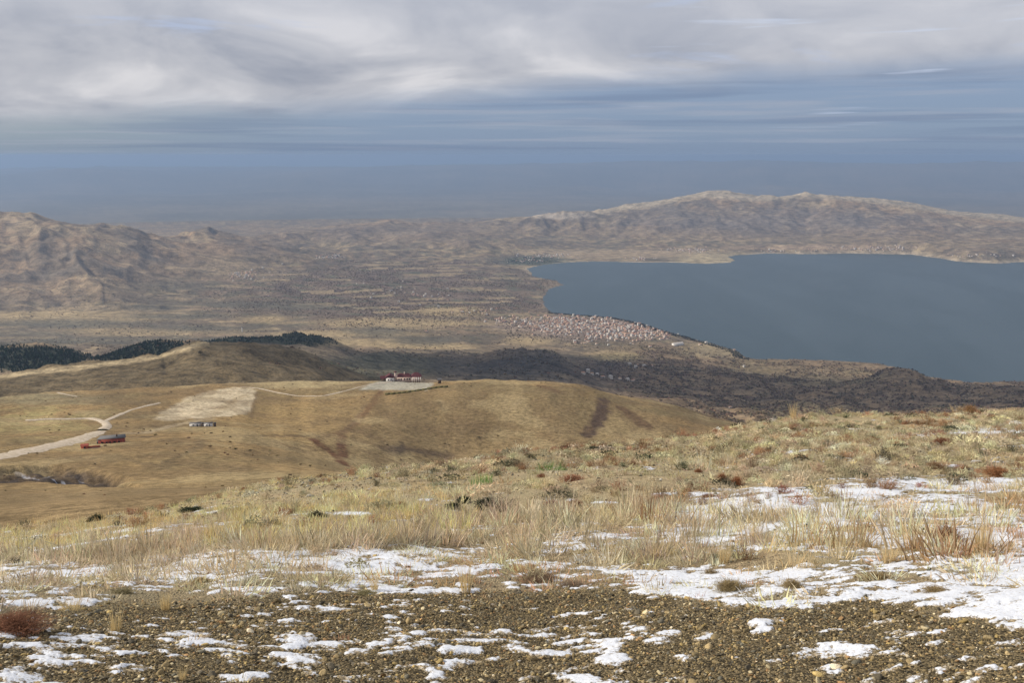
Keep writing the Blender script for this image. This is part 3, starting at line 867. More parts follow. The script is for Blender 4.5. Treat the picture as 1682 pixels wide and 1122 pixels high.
def grass(name, n, h, spread, w, lean=0.35, droop=0.5, seg_=3, link=False):
    c = Col()
    wind = R.uniform(0, 2 * pi)
    for i in range(n):
        a = R.uniform(0, 2 * pi); r = spread * math.sqrt(R.random()) * .5
        tl = R.gauss(0, lean)
        d = (cos(a) * abs(tl) + .10 * cos(wind), sin(a) * abs(tl) + .10 * sin(wind), 1)
        L = h * R.uniform(.35, 1.0)
        b = (cos(a) * droop * R.random(), sin(a) * droop * R.random(), -droop * R.uniform(0, .7))
        vs, fs = strip((cos(a) * r, sin(a) * r, -.01), d, L, w * R.uniform(.7, 1.3), b, seg_)
        k = R.uniform(.62, 1.12); g = R.uniform(-.05, .05)
        c.add(vs, fs, (k * (1 + g), k, k * (1 - g * 2)))
    return c.build(name, m_leaf, link)

def twig_bush(name, n, rad, h, w, link=False, leafy=0, m=None):
    c = Col()
    for i in range(n):
        a = R.uniform(0, 2 * pi); t = R.uniform(0, 1.25)
        d = (cos(a) * sin(t), sin(a) * sin(t), cos(t) * h / rad + .05)
        L = rad * R.uniform(.6, 1.05)
        vs, fs = strip((R.gauss(0, rad * .12), R.gauss(0, rad * .12), -.01), d, L, w, (R.gauss(0, .3), R.gauss(0, .3), R.uniform(.1, .6)), 3, taper=.3)
        k = R.uniform(.55, 1.25); c.add(vs, fs, k)
        tip = np.array(vs[4])
        for q in range(leafy):
            dd = (R.gauss(0, 1), R.gauss(0, 1), R.uniform(.1, 1.2))
            vs2, fs2 = strip(tip + np.array([R.gauss(0, 1), R.gauss(0, 1), R.gauss(0, 1)]) * rad * .07, dd, rad * R.uniform(.12, .26), w * R.uniform(1, 1.8), (0, 0, .2), 1, taper=.2)
            c.add(vs2, fs2, k * R.uniform(.7, 1.2))
    return c.build(name, m or m_twig, link)

def cushion(name, n, rad, h, leaf, link=False):
    """low mat of small leaves"""
    c = Col()
    for i in range(n):
        a = R.uniform(0, 2 * pi); r = rad * math.sqrt(R.random())
        z = h * (1 - (r / rad) ** 2) * R.uniform(.3, 1) + .004
        d = (R.gauss(0, 1), R.gauss(0, 1), R.uniform(.1, .9))
        vs, fs = strip((cos(a) * r, sin(a) * r, z), d, leaf * R.uniform(.6, 1.4), leaf * R.uniform(.35, .6), (0, 0, -.3), 1, taper=.35)
        c.add(vs, fs, R.uniform(.55, 1.2))
    return c.build(name, m_leaf, link)

def ico(sub):
    t = (1 + 5 ** .5) / 2
    v = [np.array(p, float) / math.sqrt(1 + t * t) for p in [(-1,t,0),(1,t,0),(-1,-t,0),(1,-t,0),(0,-1,t),(0,1,t),(0,-1,-t),(0,1,-t),(t,0,-1),(t,0,1),(-t,0,-1),(-t,0,1)]]
    f = [(0,11,5),(0,5,1),(0,1,7),(0,7,10),(0,10,11),(1,5,9),(5,11,4),(11,10,2),(10,7,6),(7,1,8),(3,9,4),(3,4,2),(3,2,6),(3,6,8),(3,8,9),(4,9,5),(2,4,11),(6,2,10),(8,6,7),(9,8,1)]
    for _ in range(sub):
        mid = {}; nf = []
        def mp_(a, b):
            k = (min(a, b), max(a, b))
            if k not in mid:
                p = v[a] + v[b]; v.append(p / np.linalg.norm(p)); mid[k] = len(v) - 1
            return mid[k]
        for a, b, c in f:
            x, y, z = mp_(a, b), mp_(b, c), mp_(c, a)
            nf += [(a, x, z), (b, y, x), (c, z, y), (x, y, z)]
        f = nf
    return np.array(v), np.array(f)
IV1, IF1 = ico(1); IV2, IF2 = ico(2)

def stone(name, seed, sub=1, flat=.6, link=False):
    r = np.random.default_rng(seed)
    V, Fc = (IV1, IF1) if sub == 1 else (IV2, IF2)
    V = V.copy()
    for k in range(7):                                # chop with planes: angular stone
        nrm = r.normal(size=3); nrm /= np.linalg.norm(nrm); d = r.uniform(.38, .75)
        s = V @ nrm - d
        V = V - np.where(s > 0, s, 0)[:, None] * nrm
    V = V * (1 + .05 * r.normal(size=(len(V), 1))) * np.array([1.0, r.uniform(.6, .95), r.uniform(.35, flat)])
    return mesh_obj(name, V, Fc, m_stone, link=link)

def pine(name, h, rad, tiers=9, link=False, parent=None):
    c = Col()
    for k in range(tiers):
        t = k / (tiers - 1)
        z = h * (.14 + .84 * t); r = rad * (1 - t) ** .8 + .05 * rad
        n = max(5, int(13 * (1 - t * .6)))
        for i in range(n):
            a = 2 * pi * (i + R.random()) / n; rr = r * R.uniform(.7, 1.15)
            d = (cos(a), sin(a), R.uniform(-.35, .05))
            vs, fs = strip((0, 0, z), d, rr, h * .10, (0, 0, -.2), 1, side=np.array([-sin(a), cos(a), .3]), taper=.5)
            c.add(vs, fs, R.uniform(.6, 1.25))
            vs, fs = strip((0, 0, z), d, rr * .95, h * .09, (0, 0, -.1), 1, side=np.array([0, 0, 1.]), taper=.4)
            c.add(vs, fs, R.uniform(.6, 1.1))
    o = c.build(name, m_pine, link)
    return o

def scatter(name, pts, rot, scl, idx, ic, protos, label):
    """one uncountable mass: prototypes instanced on points"""
    me = bpy.data.meshes.new(name)
    me.vertices.add(len(pts)); me.vertices.foreach_set('co', np.asarray(pts, np.float32).ravel())
    o = bpy.data.objects.new(name, me); col.objects.link(o)
    attr(o, 'rot', rot, 'FLOAT_VECTOR'); attr(o, 'scl', scl, 'FLOAT_VECTOR'); attr(o, 'idx', idx, 'INT'); attr(o, 'ic', ic)
    pc_ = bpy.data.collections.new(name + '_kinds')
    for k, p in enumerate(protos):
        p.name = 'kind_%02d_%s' % (k, name); pc_.objects.link(p)
    g = bpy.data.node_groups.new(name, 'GeometryNodeTree')
    g.interface.new_socket('Geometry', in_out='INPUT', socket_type='NodeSocketGeometry')
    g.interface.new_socket('Geometry', in_out='OUTPUT', socket_type='NodeSocketGeometry')
    n = g.nodes
    gi = n.new('NodeGroupInput'); go = n.new('NodeGroupOutput')
    ip = n.new('GeometryNodeInstanceOnPoints'); ci = n.new('GeometryNodeCollectionInfo')
    ci.inputs['Collection'].default_value = pc_; ci.inputs['Separate Children'].default_value = True; ci.inputs['Reset Children'].default_value = True
    def na(nm, typ):
        a = n.new('GeometryNodeInputNamedAttribute'); a.data_type = typ; a.inputs['Name'].default_value = nm
        return a.outputs['Attribute']
    L = g.links.new
    L(gi.outputs[0], ip.inputs['Points']); L(ci.outputs[0], ip.inputs['Instance'])
    ip.inputs['Pick Instance'].default_value = True
    L(na('idx', 'INT'), ip.inputs['Instance Index'])
    er = n.new('FunctionNodeEulerToRotation'); L(na('rot', 'FLOAT_VECTOR'), er.inputs[0]); L(er.outputs[0], ip.inputs['Rotation'])
    L(na('scl', 'FLOAT_VECTOR'), ip.inputs['Scale'])
    L(ip.outputs[0], go.inputs[0])
    md = o.modifiers.new('scatter', 'NODES'); md.node_group = g
    set_props(o, kind='stuff', label=label)
    return o

# ------------------------------------------------------------------ near hillside: grass, herbs, gravel
def sample(density_max, dmin, dmax, a=0.62):
    """uniform points over the near ground sector"""
    area = a * (dmax ** 2 - dmin ** 2)
    n = int(area * density_max)
    D = np.sqrt(NR.uniform(dmin ** 2, dmax ** 2, n)); A = NR.uniform(-a, a, n)
    x = D * np.sin(A); y = D * np.cos(A)
    z = ground_z(x, y)
    px_, py_ = to_px(x, y, z)
    return x, y, z, D, px_, py_

def box_soft(px_, py_, x0, x1, y0, y1, sx=60, sy=12):
    return sstep(x0 - sx, x0 + sx, px_) * (1 - sstep(x1 - sx, x1 + sx, px_)) * sstep(y0 - sy, y0 + sy, py_) * (1 - sstep(y1 - sy, y1 + sy, py_))

def crest_y(px_): return np.interp(px_, CX, CY)

def snow_want(x, y, px_, py_):
    """how readily thin snow lies here, 0..1"""
    w = 0.0 * px_ + .02
    bl = np.interp(px_, [0, 250, 500, 700, 900, 1100, 1300, 1500, 1682], [925, 915, 905, 905, 925, 935, 930, 905, 860])   # upper edge of the belt
    lo = np.interp(px_, *GB)
    belt = sstep(bl - 14, bl + 12, py_) * (1 - sstep(lo - 6, lo + 14, py_))
    w = np.maximum(w, belt * np.interp(px_, [0, 200, 480, 620, 730, 820, 980, 1060, 1240, 1500, 1682], [.50, .46, .60, .66, .56, .38, .36, .58, .62, .74, .86]))
    w = np.maximum(w, .50 * box_soft(px_, py_, 1080, 1800, 800, 900, 90, 14))
    w = np.maximum(w, .52 * box_soft(px_, py_, 1330, 1800, 782, 850, 90, 10))
    w = np.maximum(w, .66 * box_soft(px_, py_, 1520, 1900, 815, 980, 60, 20))
    w = np.maximum(w, .28 * box_soft(px_, py_, -300, 1000, 860, 915, 60, 14))
    w = np.maximum(w, .17 * box_soft(px_, py_, -300, 2000, 985, 1200, 60, 14))
    w = np.maximum(w, .25 * box_soft(px_, py_, 930, 1420, 990, 1125, 60, 20))
    for cx, cy, rx, ry, k in [(1625,712,70,8,1.3),(1528,720,38,4,.8),(940,823,22,5,.9),(990,826,36,3,.8),(1110,832,44,7,.7),(1010,1082,42,16,.9),(960,1115,30,12,.9),
                              (1405,1068,44,14,.85),(1250,1032,30,20,.85),(1380,1106,40,8,.8),(335,1052,52,7,.8),(485,1060,26,8,.75),(490,1086,30,7,.75),(400,1114,60,8,.8),(205,1076,20,5,.7),
                              (1600,1012,90,8,.8),(1650,1024,40,9,.8),(1095,970,80,14,.85),(1225,990,40,16,.8),(700,935,50,18,.75),(760,970,40,8,.8),(1470,985,60,12,.85),(60,925,40,7,.7),(370,965,60,12,.75),
                              (585,845,30,3,.7),(700,822,14,3,.6)]:
        r = ((px_ - cx) / rx) ** 2 + ((py_ - cy) / ry) ** 2
        w = np.maximum(w, k * (.80 if cy > 1000 and cy != 1012 and cy != 1024 else 1.0) * np.exp(-r * 1.2))
    return w + .08 * sstep(.33, .40, w) + .03

def snow_field(x, y, px_, py_):
    c, s_ = cos(.22), sin(.22)
    u = x * c + y * s_; v = -x * s_ + y * c
    D = np.hypot(x, y)
    k = np.clip(D / 7.0, .8, 3.0)
    n = .28 * fbm(u / 1.1, v / .7, 301, 3) + .26 * fbm(u / .30, v / .18, 302, 4) + .46 * (fbm(u / .09, v / .05, 303, 4, .6) * (1 - sstep(6, 11, D)) + fbm(u / .24, v / .13, 304, 5, .6) * sstep(6, 11, D))
    n = (n - .5) * 3.4 + .53
    n = n + fg_bump(x, y) * 1.2
    return snow_want(x, y, px_, py_) - n

sr = seg(2.5, 62, 640); sa = np.linspace(-.615, .615, 1050)
SDg, SAg = np.meshgrid(sr, sa, indexing='ij')
sx_, sy_ = SDg * np.sin(SAg), SDg * np.cos(SAg)
sz_ = ground_z(sx_, sy_)
spx, spy = to_px(sx_, sy_, sz_)
sf = snow_field(sx_, sy_, spx, spy)
thick = np.clip(sf * .035, -.02, .007) + .002 * (vnoise(sx_ / .05, sy_ / .05, 5) - .5)
sz_ = sz_ + thick + .002
si = np.arange(sz_.size).reshape(sz_.shape)
sq = np.stack([si[:-1, :-1], si[1:, :-1], si[1:, 1:], si[:-1, 1:]], -1)[..., ::-1].reshape(-1, 4)
kp = (sf.ravel()[sq] > -.02).any(1)
sq = sq[kp]
u, inv = np.unique(sq.ravel(), return_inverse=True)
m_snow, N = mat('snow')
g = N.n('ShaderNodeNewGeometry')
sn = N.noise(g.outputs['Position'], 22.0, 5, 0.6)
dirt = N.noise(g.outputs['Position'], 70.0, 3, 0.6)
cv = N.n('ShaderNodeAttribute'); cv.attribute_name = 'cov'
fz = N.noise(g.outputs['Position'], 30.0, 6, 0.78)
lay = N.ramp(N.math('ADD', cv.outputs['Fac'], N.math('MULTIPLY', N.math('SUBTRACT', fz, 0.5), 1.5)), -0.02, 0.15)
fe = N.noise(g.outputs['Position'], 120.0, 3, 0.6)
earth = N.mix(N.ramp(fe, .4, .6), (0.10, 0.078, 0.048), (0.40, 0.315, 0.19))
sc2 = N.mix(N.ramp(dirt, 0.56, 0.70), (0.64, 0.665, 0.72), (0.40, 0.35, 0.27))
sc2 = N.mix(lay, earth, sc2)
sb = finish(N, sc2, 0.6, 0.25, sn, 0.5, 0.02)
sb.inputs['Subsurface Weight'].default_value = 0.0
svx = np.stack([sx_, sy_, sz_], -1).reshape(-1, 3)[u]
o = mesh_obj('snow', svx, inv.reshape(-1, 4), m_snow, smooth=True)
attr(o, 'cov', sf.ravel()[u], 'FLOAT')
set_props(o, kind='stuff', label='thin broken crust of snow between straw and gravel')

# protos
G = [grass('p', 40, .15, .22, .0075, .45, .7), grass('p', 34, .20, .18, .0070, .32, .55), grass('p', 44, .13, .26, .0075, .6, .8),
     grass('p', 18, .22, .12, .0060, .24, .45), grass('p', 50, .09, .28, .0080, .8, .8, 2), grass('p', 44, .11, .24, .0075, 1.0, .7, 2),
     grass('p', 54, .10, .36, .0085, 2.4, .3, 2)]
Hb = [cushion('p', 150, .17, .07, .030), cushion('p', 120, .13, .10, .026), twig_bush('p', 60, .16, .11, .004, leafy=2), twig_bush('p', 70, .14, .13, .0032, leafy=1)]

def jitter_col(base, n, v=.18, h=.06):
    b = np.array(base)[None] * np.ones((n, 1))
    k = np.exp(NR.normal(0, v, (n, 1)))
    return np.clip(b * k * (1 + NR.normal(0, h, (n, 3))), .01, .85)

def rotz(n, tilt=.12):
    return np.stack([NR.normal(0, tilt, n), NR.normal(0, tilt, n), NR.uniform(0, 2 * pi, n)], -1)

def near_mass(x, y, px_, py_, D):
    """straw density 0..1 at a point"""
    cr = crest_y(px_)
    clump = fbm(x / 1.5, y / 1.5, 401, 3); cl2 = fbm(x / .45, y / .45, 402, 3)
    belt_lo = np.interp(px_, [0, 250, 500, 700, 900, 1100, 1300, 1500, 1682], [925, 915, 905, 900, 915, 925, 930, 925, 900])
    belt = sstep(-14, 8, belt_lo - py_) * (1 - sstep(70, 110, belt_lo - py_))
    bw = np.interp(px_, [0, 1100, 1300, 1682], [1., 1., .62, .40])
    left = (1 - sstep(620, 800, px_)) * sstep(5, 30, belt_lo - py_)
    d = np.maximum(belt * bw, left * .78)
    herb_zone = sstep(560, 760, px_) * sstep(75, 115, belt_lo - py_)
    d = np.maximum(d, herb_zone * .34)
    d = np.maximum(d, (1 - sstep(10, 40, py_ - cr)) * .45)
    below = sstep(-6, 14, py_ - belt_lo)
    gvl = sstep(-16, 6, py_ - np.interp(px_, *GB))
    d = d * (1 - below) + below * .7 * (1 - gvl) + gvl * .008
    return d * np.clip(.25 + 3.0 * (clump - .34), .14, 1.6) * np.clip(.3 + 2.8 * (cl2 - .32), .12, 1.5), herb_zone, belt, gvl, left, below

# straw, split into near and farther rings so the far ring can be coarser
parts_ = []
for dmin, dmax, dens, sc0 in ((2.9, 10, 250, .92), (10, 24, 110, 1.05), (24, 66, 34, 1.4)):
    x, y, z, D, px_, py_ = sample(dens, dmin, dmax)
    d, hz, belt, gvl, left, below = near_mass(x, y, px_, py_, D)
    d = d * np.where(snow_field(x, y, px_, py_) > .08, .45, 1.0)
    k = NR.random(len(x)) < d
    x, y, z, D, px_, py_ = [q[k] for q in (x, y, z, D, px_, py_)]
    hz, belt, gvl, left, below = [q[k] for q in (hz, belt, gvl, left, below)]
    n = len(x)
    tall = belt * (1 - .45 * left)
    r = NR.random(n)
    ix = np.where(r < (.22 + .45 * tall) * (1 - .75 * below), NR.integers(0, 4, n), NR.integers(4, 7, n))
    s = sc0 * np.exp(NR.normal(0, .28, n)) * (.62 + .28 * tall) * (1 - .25 * left) * np.where(py_ - crest_y(px_) < 25, .75, 1)
    straw = jitter_col((0.88, 0.71, 0.43), n, .26, .03)
    grey = jitter_col((0.66, 0.55, 0.38), n, .22, .04)
    rust = jitter_col((0.56, 0.37, 0.22), n, .2, .05)
    yel = jitter_col((0.88, 0.68, 0.33), n, .22, .03)
    olive = jitter_col((0.58, 0.485, 0.29), n, .2, .05)
    cN = fbm(x / 2.2, y / 2.2, 411, 3) + NR.normal(0, .07, n)
    ic_ = np.where((cN > .64)[:, None], rust, straw)
    ic_ = np.where(((cN < .44))[:, None], grey, ic_)
    ic_ = np.where(((NR.random(n) < left * .6))[:, None], yel, ic_)
    ic_ = np.where(((NR.random(n) < hz * .4))[:, None], olive, ic_)
    parts_.append((np.stack([x, y, z - .005], -1), rotz(n), np.stack([s, s, s * NR.uniform(.8, 1.15, n)], -1), ix, ic_))
cat = [np.concatenate([p[i] for p in parts_]) for i in range(5)]
scatter('dry_grass', *cat, G, 'pale straw grass covering the near hillside')
print('straw', len(cat[0]))

parts_ = []
for dmin, dmax, dens, sc0 in ((5, 14, 16, .8), (14, 30, 16, 1.0), (30, 66, 5, 1.5)):
    x, y, z, D, px_, py_ = sample(dens, dmin, dmax)
    d, hz, belt, gvl, left, below = near_mass(x, y, px_, py_, D)
    pn = fbm(x / 1.8, y / 1.8, 421, 4)
    dd = hz * np.clip(.35 + 3 * (pn - .42), .1, 1) + .10 * (1 - gvl) + left * .12
    k = NR.random(len(x)) < dd
    x, y, z, hz, left, pn = [q[k] for q in (x, y, z, hz, left, pn)]
    n = len(x); s = sc0 * np.exp(NR.normal(0, .3, n)) * .85
    grn = jitter_col((0.55, 0.475, 0.31), n, .3, .05)
    brn = jitter_col((0.36, 0.215, 0.13), n, .2, .06)
    dk = jitter_col((0.10, 0.105, 0.070), n, .25, .05)
    rn = fbm(x / 1.3, y / 1.3, 431, 3) + NR.normal(0, .05, n)
    ic_ = np.where((rn > .62)[:, None], brn, grn); ic_ = np.where((NR.random(n) < .09)[:, None], dk, ic_)
    ix = NR.integers(0, 4, n); ix = np.where(rn > .62, NR.integers(2, 4, n), ix)
    parts_.append((np.stack([x, y, z - .004], -1), rotz(n), np.stack([s, s, s], -1), ix, ic_))
cat = [np.concatenate([p[i] for p in parts_]) for i in range(5)]
scatter('ground_cover', *cat, Hb, 'low grey-green and rusty herbs matting the slope')
print('herb', len(cat[0]))

# gravel
ST = [stone('p', 900 + k) for k in range(7)]
x, y, z, D, px_, py_ = sample(5200, 2.6, 6.9)
gm = gravel_mask(px_, py_, x, y)
sno = snow_field(x, y, px_, py_) > .05
k = (NR.random(len(x)) < gm * np.clip(.35 + 1.6 * fbm(x / .35, y / .35, 441, 3), .3, 1) + .05) & ~(sno & (NR.random(len(x)) < .86))
x, y, z = x[k], y[k], z[k]
n = len(x)
size = np.clip(np.exp(NR.normal(math.log(.0037), .58, n)), .0016, .022)
gp = NR.random(n)
pal = np.array([(.24, .19, .105), (.155, .125, .07), (.34, .30, .20), (.085, .075, .055), (.23, .15, .075), (.46, .42, .33), (.13, .125, .10), (.29, .225, .10)])
ci = NR.choice(8, n, p=[.22, .22, .10, .18, .09, .02, .09, .08])
ic_ = pal[ci] * np.array([1.38, 1.30, 1.18]) * np.exp(NR.normal(0, .25, (n, 1)))
print(n)
scatter('gravel', np.stack([x, y, z + size * .15], -1), np.stack([NR.normal(0, .5, n), NR.normal(0, .5, n), NR.uniform(0, 6.28, n)], -1),
        np.stack([size * NR.uniform(.8, 1.3, n)] * 3, -1), NR.integers(0, 7, n), ic_, ST, 'brown and olive gravel of the verge in front')
print('gravel', n)
# crumbs of stone and earth lying on and between the thin snow
x, y, z, D, px_, py_ = sample(330, 4, 24)
k = NR.random(len(x)) < .5
x, y, z, D = x[k], y[k], z[k], D[k]; n = len(x)
size = np.clip(np.exp(NR.normal(math.log(.0065), .5, n)), .003, .05) * np.clip(D / 9, .8, 1.8)
ic_ = pal[NR.choice(8, n)] * .9
scatter('pebbles', np.stack([x, y, z + size * .2], -1), rotz(n, .4), np.stack([size] * 3, -1), NR.integers(0, 5, n), ic_, [stone('p', 950 + k) for k in range(5)], 'loose crumbs of stone among grass and snow')

# ---- single plants and stones that stand out
def place(proto, name, x, y, scale, ic, label, cat_, group=None, dmin=2.5, dmax=62, rz=None, sink=.01, first=[set()]):
    X_, Y_, Z_ = hit(x, y, dmin, dmax)
    o = bpy.data.objects.new(name, proto.data); col.objects.link(o)
    o.location = (X_, Y_, Z_ - sink)
    s = scale if isinstance(scale, tuple) else (scale,) * 3
    o.scale = s; o.rotation_euler = (0, 0, R.uniform(0, 6.28) if rz is None else rz)
    o['ic'] = [float(c) for c in ic]; o['label'] = label; o['category'] = cat_
    if group: o['group'] = group
    return o, math.hypot(X_, Y_)
def metres(x, y, w, dmin=2.5, dmax=62):
    X_, Y_, Z_ = hit(x, y, dmin, dmax)
    return w * math.sqrt(X_ ** 2 + Y_ ** 2 + Z_ ** 2) / F
BU = [twig_bush('p', 420, .5, .42, .009, leafy=2), twig_bush('p', 360, .5, .50, .008, leafy=2), twig_bush('p', 420, .5, .30, .008, leafy=3)]
BF = [twig_bush('p', 900, .5, .45, .0045, leafy=3)]
rust_c = (0.33, 0.165, 0.09)
for x, y, w, hh, k, c_, lab in [
    (22, 1040, 140, .42, 3, (.27, .135, .085), 'large rust-red dead bush at the left edge above the gravel'),
    (1556, 892, 66, .9, 0, (.25, .12, .075), 'dark red-brown bush beside tall straw in the snow at right'),
    (1186, 790, 30, 1., 1, rust_c, 'left one of the two rusty bushes standing together on the herb slope'),
    (1210, 797, 36, .9, 1, (.33, .15, .075), 'right one of the two rusty bushes standing together on the herb slope'),
    (1147, 776, 18, .9, 2, rust_c, 'small dark rusty bush up-slope and left of the bush pair'),
    (1128, 810, 28, .7, 2, (.33, .155, .08), 'low rusty bush down-slope and left of the bush pair'),
    (1165, 818, 34, .5, 2, (.25, .12, .08), 'flat brown bush at the upper edge of the snow field'),
    (945, 832, 34, .8, 0, (.27, .115, .065), 'rusty bush just left of the short snow strip'),
    (905, 832, 40, .6, 2, (.29, .13, .08), 'wide low rusty bush left of the snow strip bush'),
    (836, 848, 24, .8, 1, (.26, .11, .05), 'rusty bush at the top of the pale grass belt near the middle'),
    (660, 832, 24, .8, 0, (.26, .11, .05), 'right one of two brown bushes above the grass belt left of the middle'),
    (615, 833, 22, .9, 1, (.28, .12, .06), 'left one of two brown bushes above the grass belt left of the middle'),
    (575, 853, 20, .8, 1, (.22, .10, .055), 'small brown bush on bare ground beside the dark juniper'),
    (940, 790, 60, .35, 2, (.33, .165, .10), 'long flat rusty mat below the green tufts'),
    (890, 784, 28, .5, 2, (.30, .15, .09), 'little rusty mat left of the long rusty mat'),
    (1547, 732, 46, .6, 0, (.27, .13, .08), 'rusty bush just below the bright snow bank at upper right'),
    (1640, 782, 60, .5, 2, (.33, .16, .08), 'wide orange-brown bush near the right edge'),
    (1432, 724, 28, .6, 2, (.33, .175, .10), 'orange-brown bush on the upper slope left of the snow bank'),
    (1536, 770, 40, .6, 2, (.30, .19, .11), 'pale brown bush left of the wide orange-brown one'),
    (402, 806, 26, .5, 2, (.32, .16, .09), 'rusty mat near the crest above the left grass'),
    (1594, 676, 36, .8, 1, (.36, .225, .12), 'round brown bush on the skyline of the right crest'),
    (1332, 683, 30, .5, 0, (.52, .43, .26), 'pale round tussock on the crest where the slope bends'),
    (670, 935, 22, .8, 0, (.28, .13, .07), 'rust-red bush in the snow belt left of the tall straw tuft'),
    (695, 960, 24, .5, 2, (.25, .12, .08), 'flat dark red mat at the gravel edge'),
    (1168, 945, 50, .5, 1, (.34, .26, .15), 'low olive-brown bush behind the snow at centre right')]:
    proto = (BU + BF)[k]
    s = metres(x, y, w)
    o, D = place(proto, 'bush', x, y, (s, s, s * hh / .9), c_, lab, 'bush')
olive_l = [(1200, 972, 78, .62, (.35, .27, .14), 'broad straw-brown dome bush at the gravel edge right of centre'),
           (1302, 968, 52, .8, (.38, .29, .16), 'round straw-brown bush right of the broad dome bush'),
           (1440, 950, 52, .5, (.33, .24, .12), 'flat brown tussock between snow patches at right'),
           (1540, 975, 66, .4, (.34, .25, .13), 'spreading tan tussock sitting in the right snow'),
           (890, 955, 90, .35, (.30, .21, .14), 'wide reddish-brown heath patch above the gravel at the middle'),
           (940, 965, 70, .35, (.27, .20, .14), 'grey-brown heath patch right of the wide one'),
           (200, 975, 50, .4, (.27, .23, .13), 'olive tussock in the left part of the snow belt'),
           (330, 958, 44, .6, (.40, .30, .15), 'tan bush in the snow belt left of the middle'),
           (600, 977, 54, .35, (.30, .26, .14), 'low green-brown cushion on the gravel edge below the snow')]
for x, y, w, hh, c_, lab in olive_l:
    s = metres(x, y, w)
    place(BF[0], 'bush', x, y, (s, s, s * hh), c_, lab, 'bush')
TU = [grass('p', 130, 1.0, .32, .014, .20, .3, 4), grass('p', 90, 1.0, .22, .012, .14, .25, 4), grass('p', 150, .8, .7, .013, .45, .5, 4)]
for x, y, h_, k, lab in [
    (1612, 908, 92, 0, 'tallest yellow straw clump beside the dark red bush'), (1580, 905, 70, 2, 'shorter straw clump just right of the dark red bush'),
    (1640, 905, 62, 2, 'straw clump at the right edge of the tallest clump'), (1388, 900, 66, 2, 'straw clump in the snow field between the centre and the red bush'),
    (1460, 925, 60, 0, 'upright straw clump over the snow at lower right'), (766, 974, 78, 1, 'slender yellow straw tuft rising from the snow at the gravel edge'),
    (616, 972, 50, 1, 'straw tuft left of the slender tuft at the gravel edge'), (190, 1038, 62, 1, 'thin sparse straw tuft on the gravel at left'),
    (272, 1002, 46, 0, 'small pale tuft in the left snow belt'), (116, 1002, 46, 2, 'pale straw tuft right of the large rusty bush'),
    (1190, 925, 60, 0, 'straw tuft above the broad dome bush'), (1090, 912, 58, 2, 'straw tuft at the right end of the grass belt'),
    (640, 895, 55, 0, 'straw tuft at the lower edge of the belt left of the middle'), (345, 890, 56, 0, 'straw tuft in the grass belt at left'),
    (130, 885, 52, 2, 'wide straw tuft in the grass belt near the left edge'), (300, 1118, 40, 1, 'small dry tuft at the bottom edge'),
    (1303, 689, 40, 1, 'single tall stalk on the crest where the slope bends'), (860, 900, 52, 2, 'wide pale tuft in the middle of the grass belt'),
    (1240, 890, 55, 0, 'pale tuft at the left of the snow field'), (1325, 935, 48, 2, 'loose straw tuft above the round bush')]:
    s = metres(x, y, h_) * .82
    place(TU[k], 'tussock', x, y, (s, s, s), (.78, .62, .36) if x > 800 else (.76, .60, .32), lab, 'grass tuft')
CU = [grass('p', 260, .30, .9, .014, .7, .5, 3)]
for x, y, w, hh, c_, lab in [(790, 794, 46, .9, (.17, .36, .07), 'bright green grass tuft on the herb slope'), (906, 773, 58, .5, (.16, .28, .09), 'darker green mat up-slope of the bright green tuft')]:
    s = metres(x, y, w)
    place(CU[0], 'green_tuft', x, y, (s, s * .8, s * hh * 1.7), c_, lab, 'green plant')
JU = [twig_bush('p', 200, .5, .45, .02, leafy=6), twig_bush('p', 180, .5, .35, .02, leafy=6)]
for x, y, w, hh, lab in [(744, 838, 30, .9, 'left dark juniper on the herb slope'), (762, 826, 26, .9, 'middle dark juniper of the small cluster'),
                         (798, 832, 38, .8, 'largest dark juniper right of the cluster'), (786, 838, 20, .9, 'small dark juniper at the foot of the largest one'),
                         (845, 763, 22, .8, 'small dark juniper beside the pale rock'), (868, 752, 18, .8, 'small dark juniper near the crest above the pale rock'),
                         (520, 852, 34, .7, 'dark juniper at the edge of the bare ground left of the middle'), (314, 842, 44, .4, 'dark flat juniper on the pale mound at left'),
                         (975, 742, 46, .3, 'long flat juniper on the crest near the middle'), (928, 740, 22, .7, 'small juniper on the crest left of the long flat one'),
                         (155, 828, 30, .7, 'dark juniper below the brown slope at far left'), (905, 800, 16, .7, 'tiny dark juniper between rusty mats')]:
    s = metres(x, y, w) * 1.25
    place(JU[0 if w < 30 else 1], 'juniper', x, y, (s, s, s * hh), (.060, .070, .045), lab, 'juniper')
SB = [stone('p', 70 + k, 2, .75) for k in range(5)]
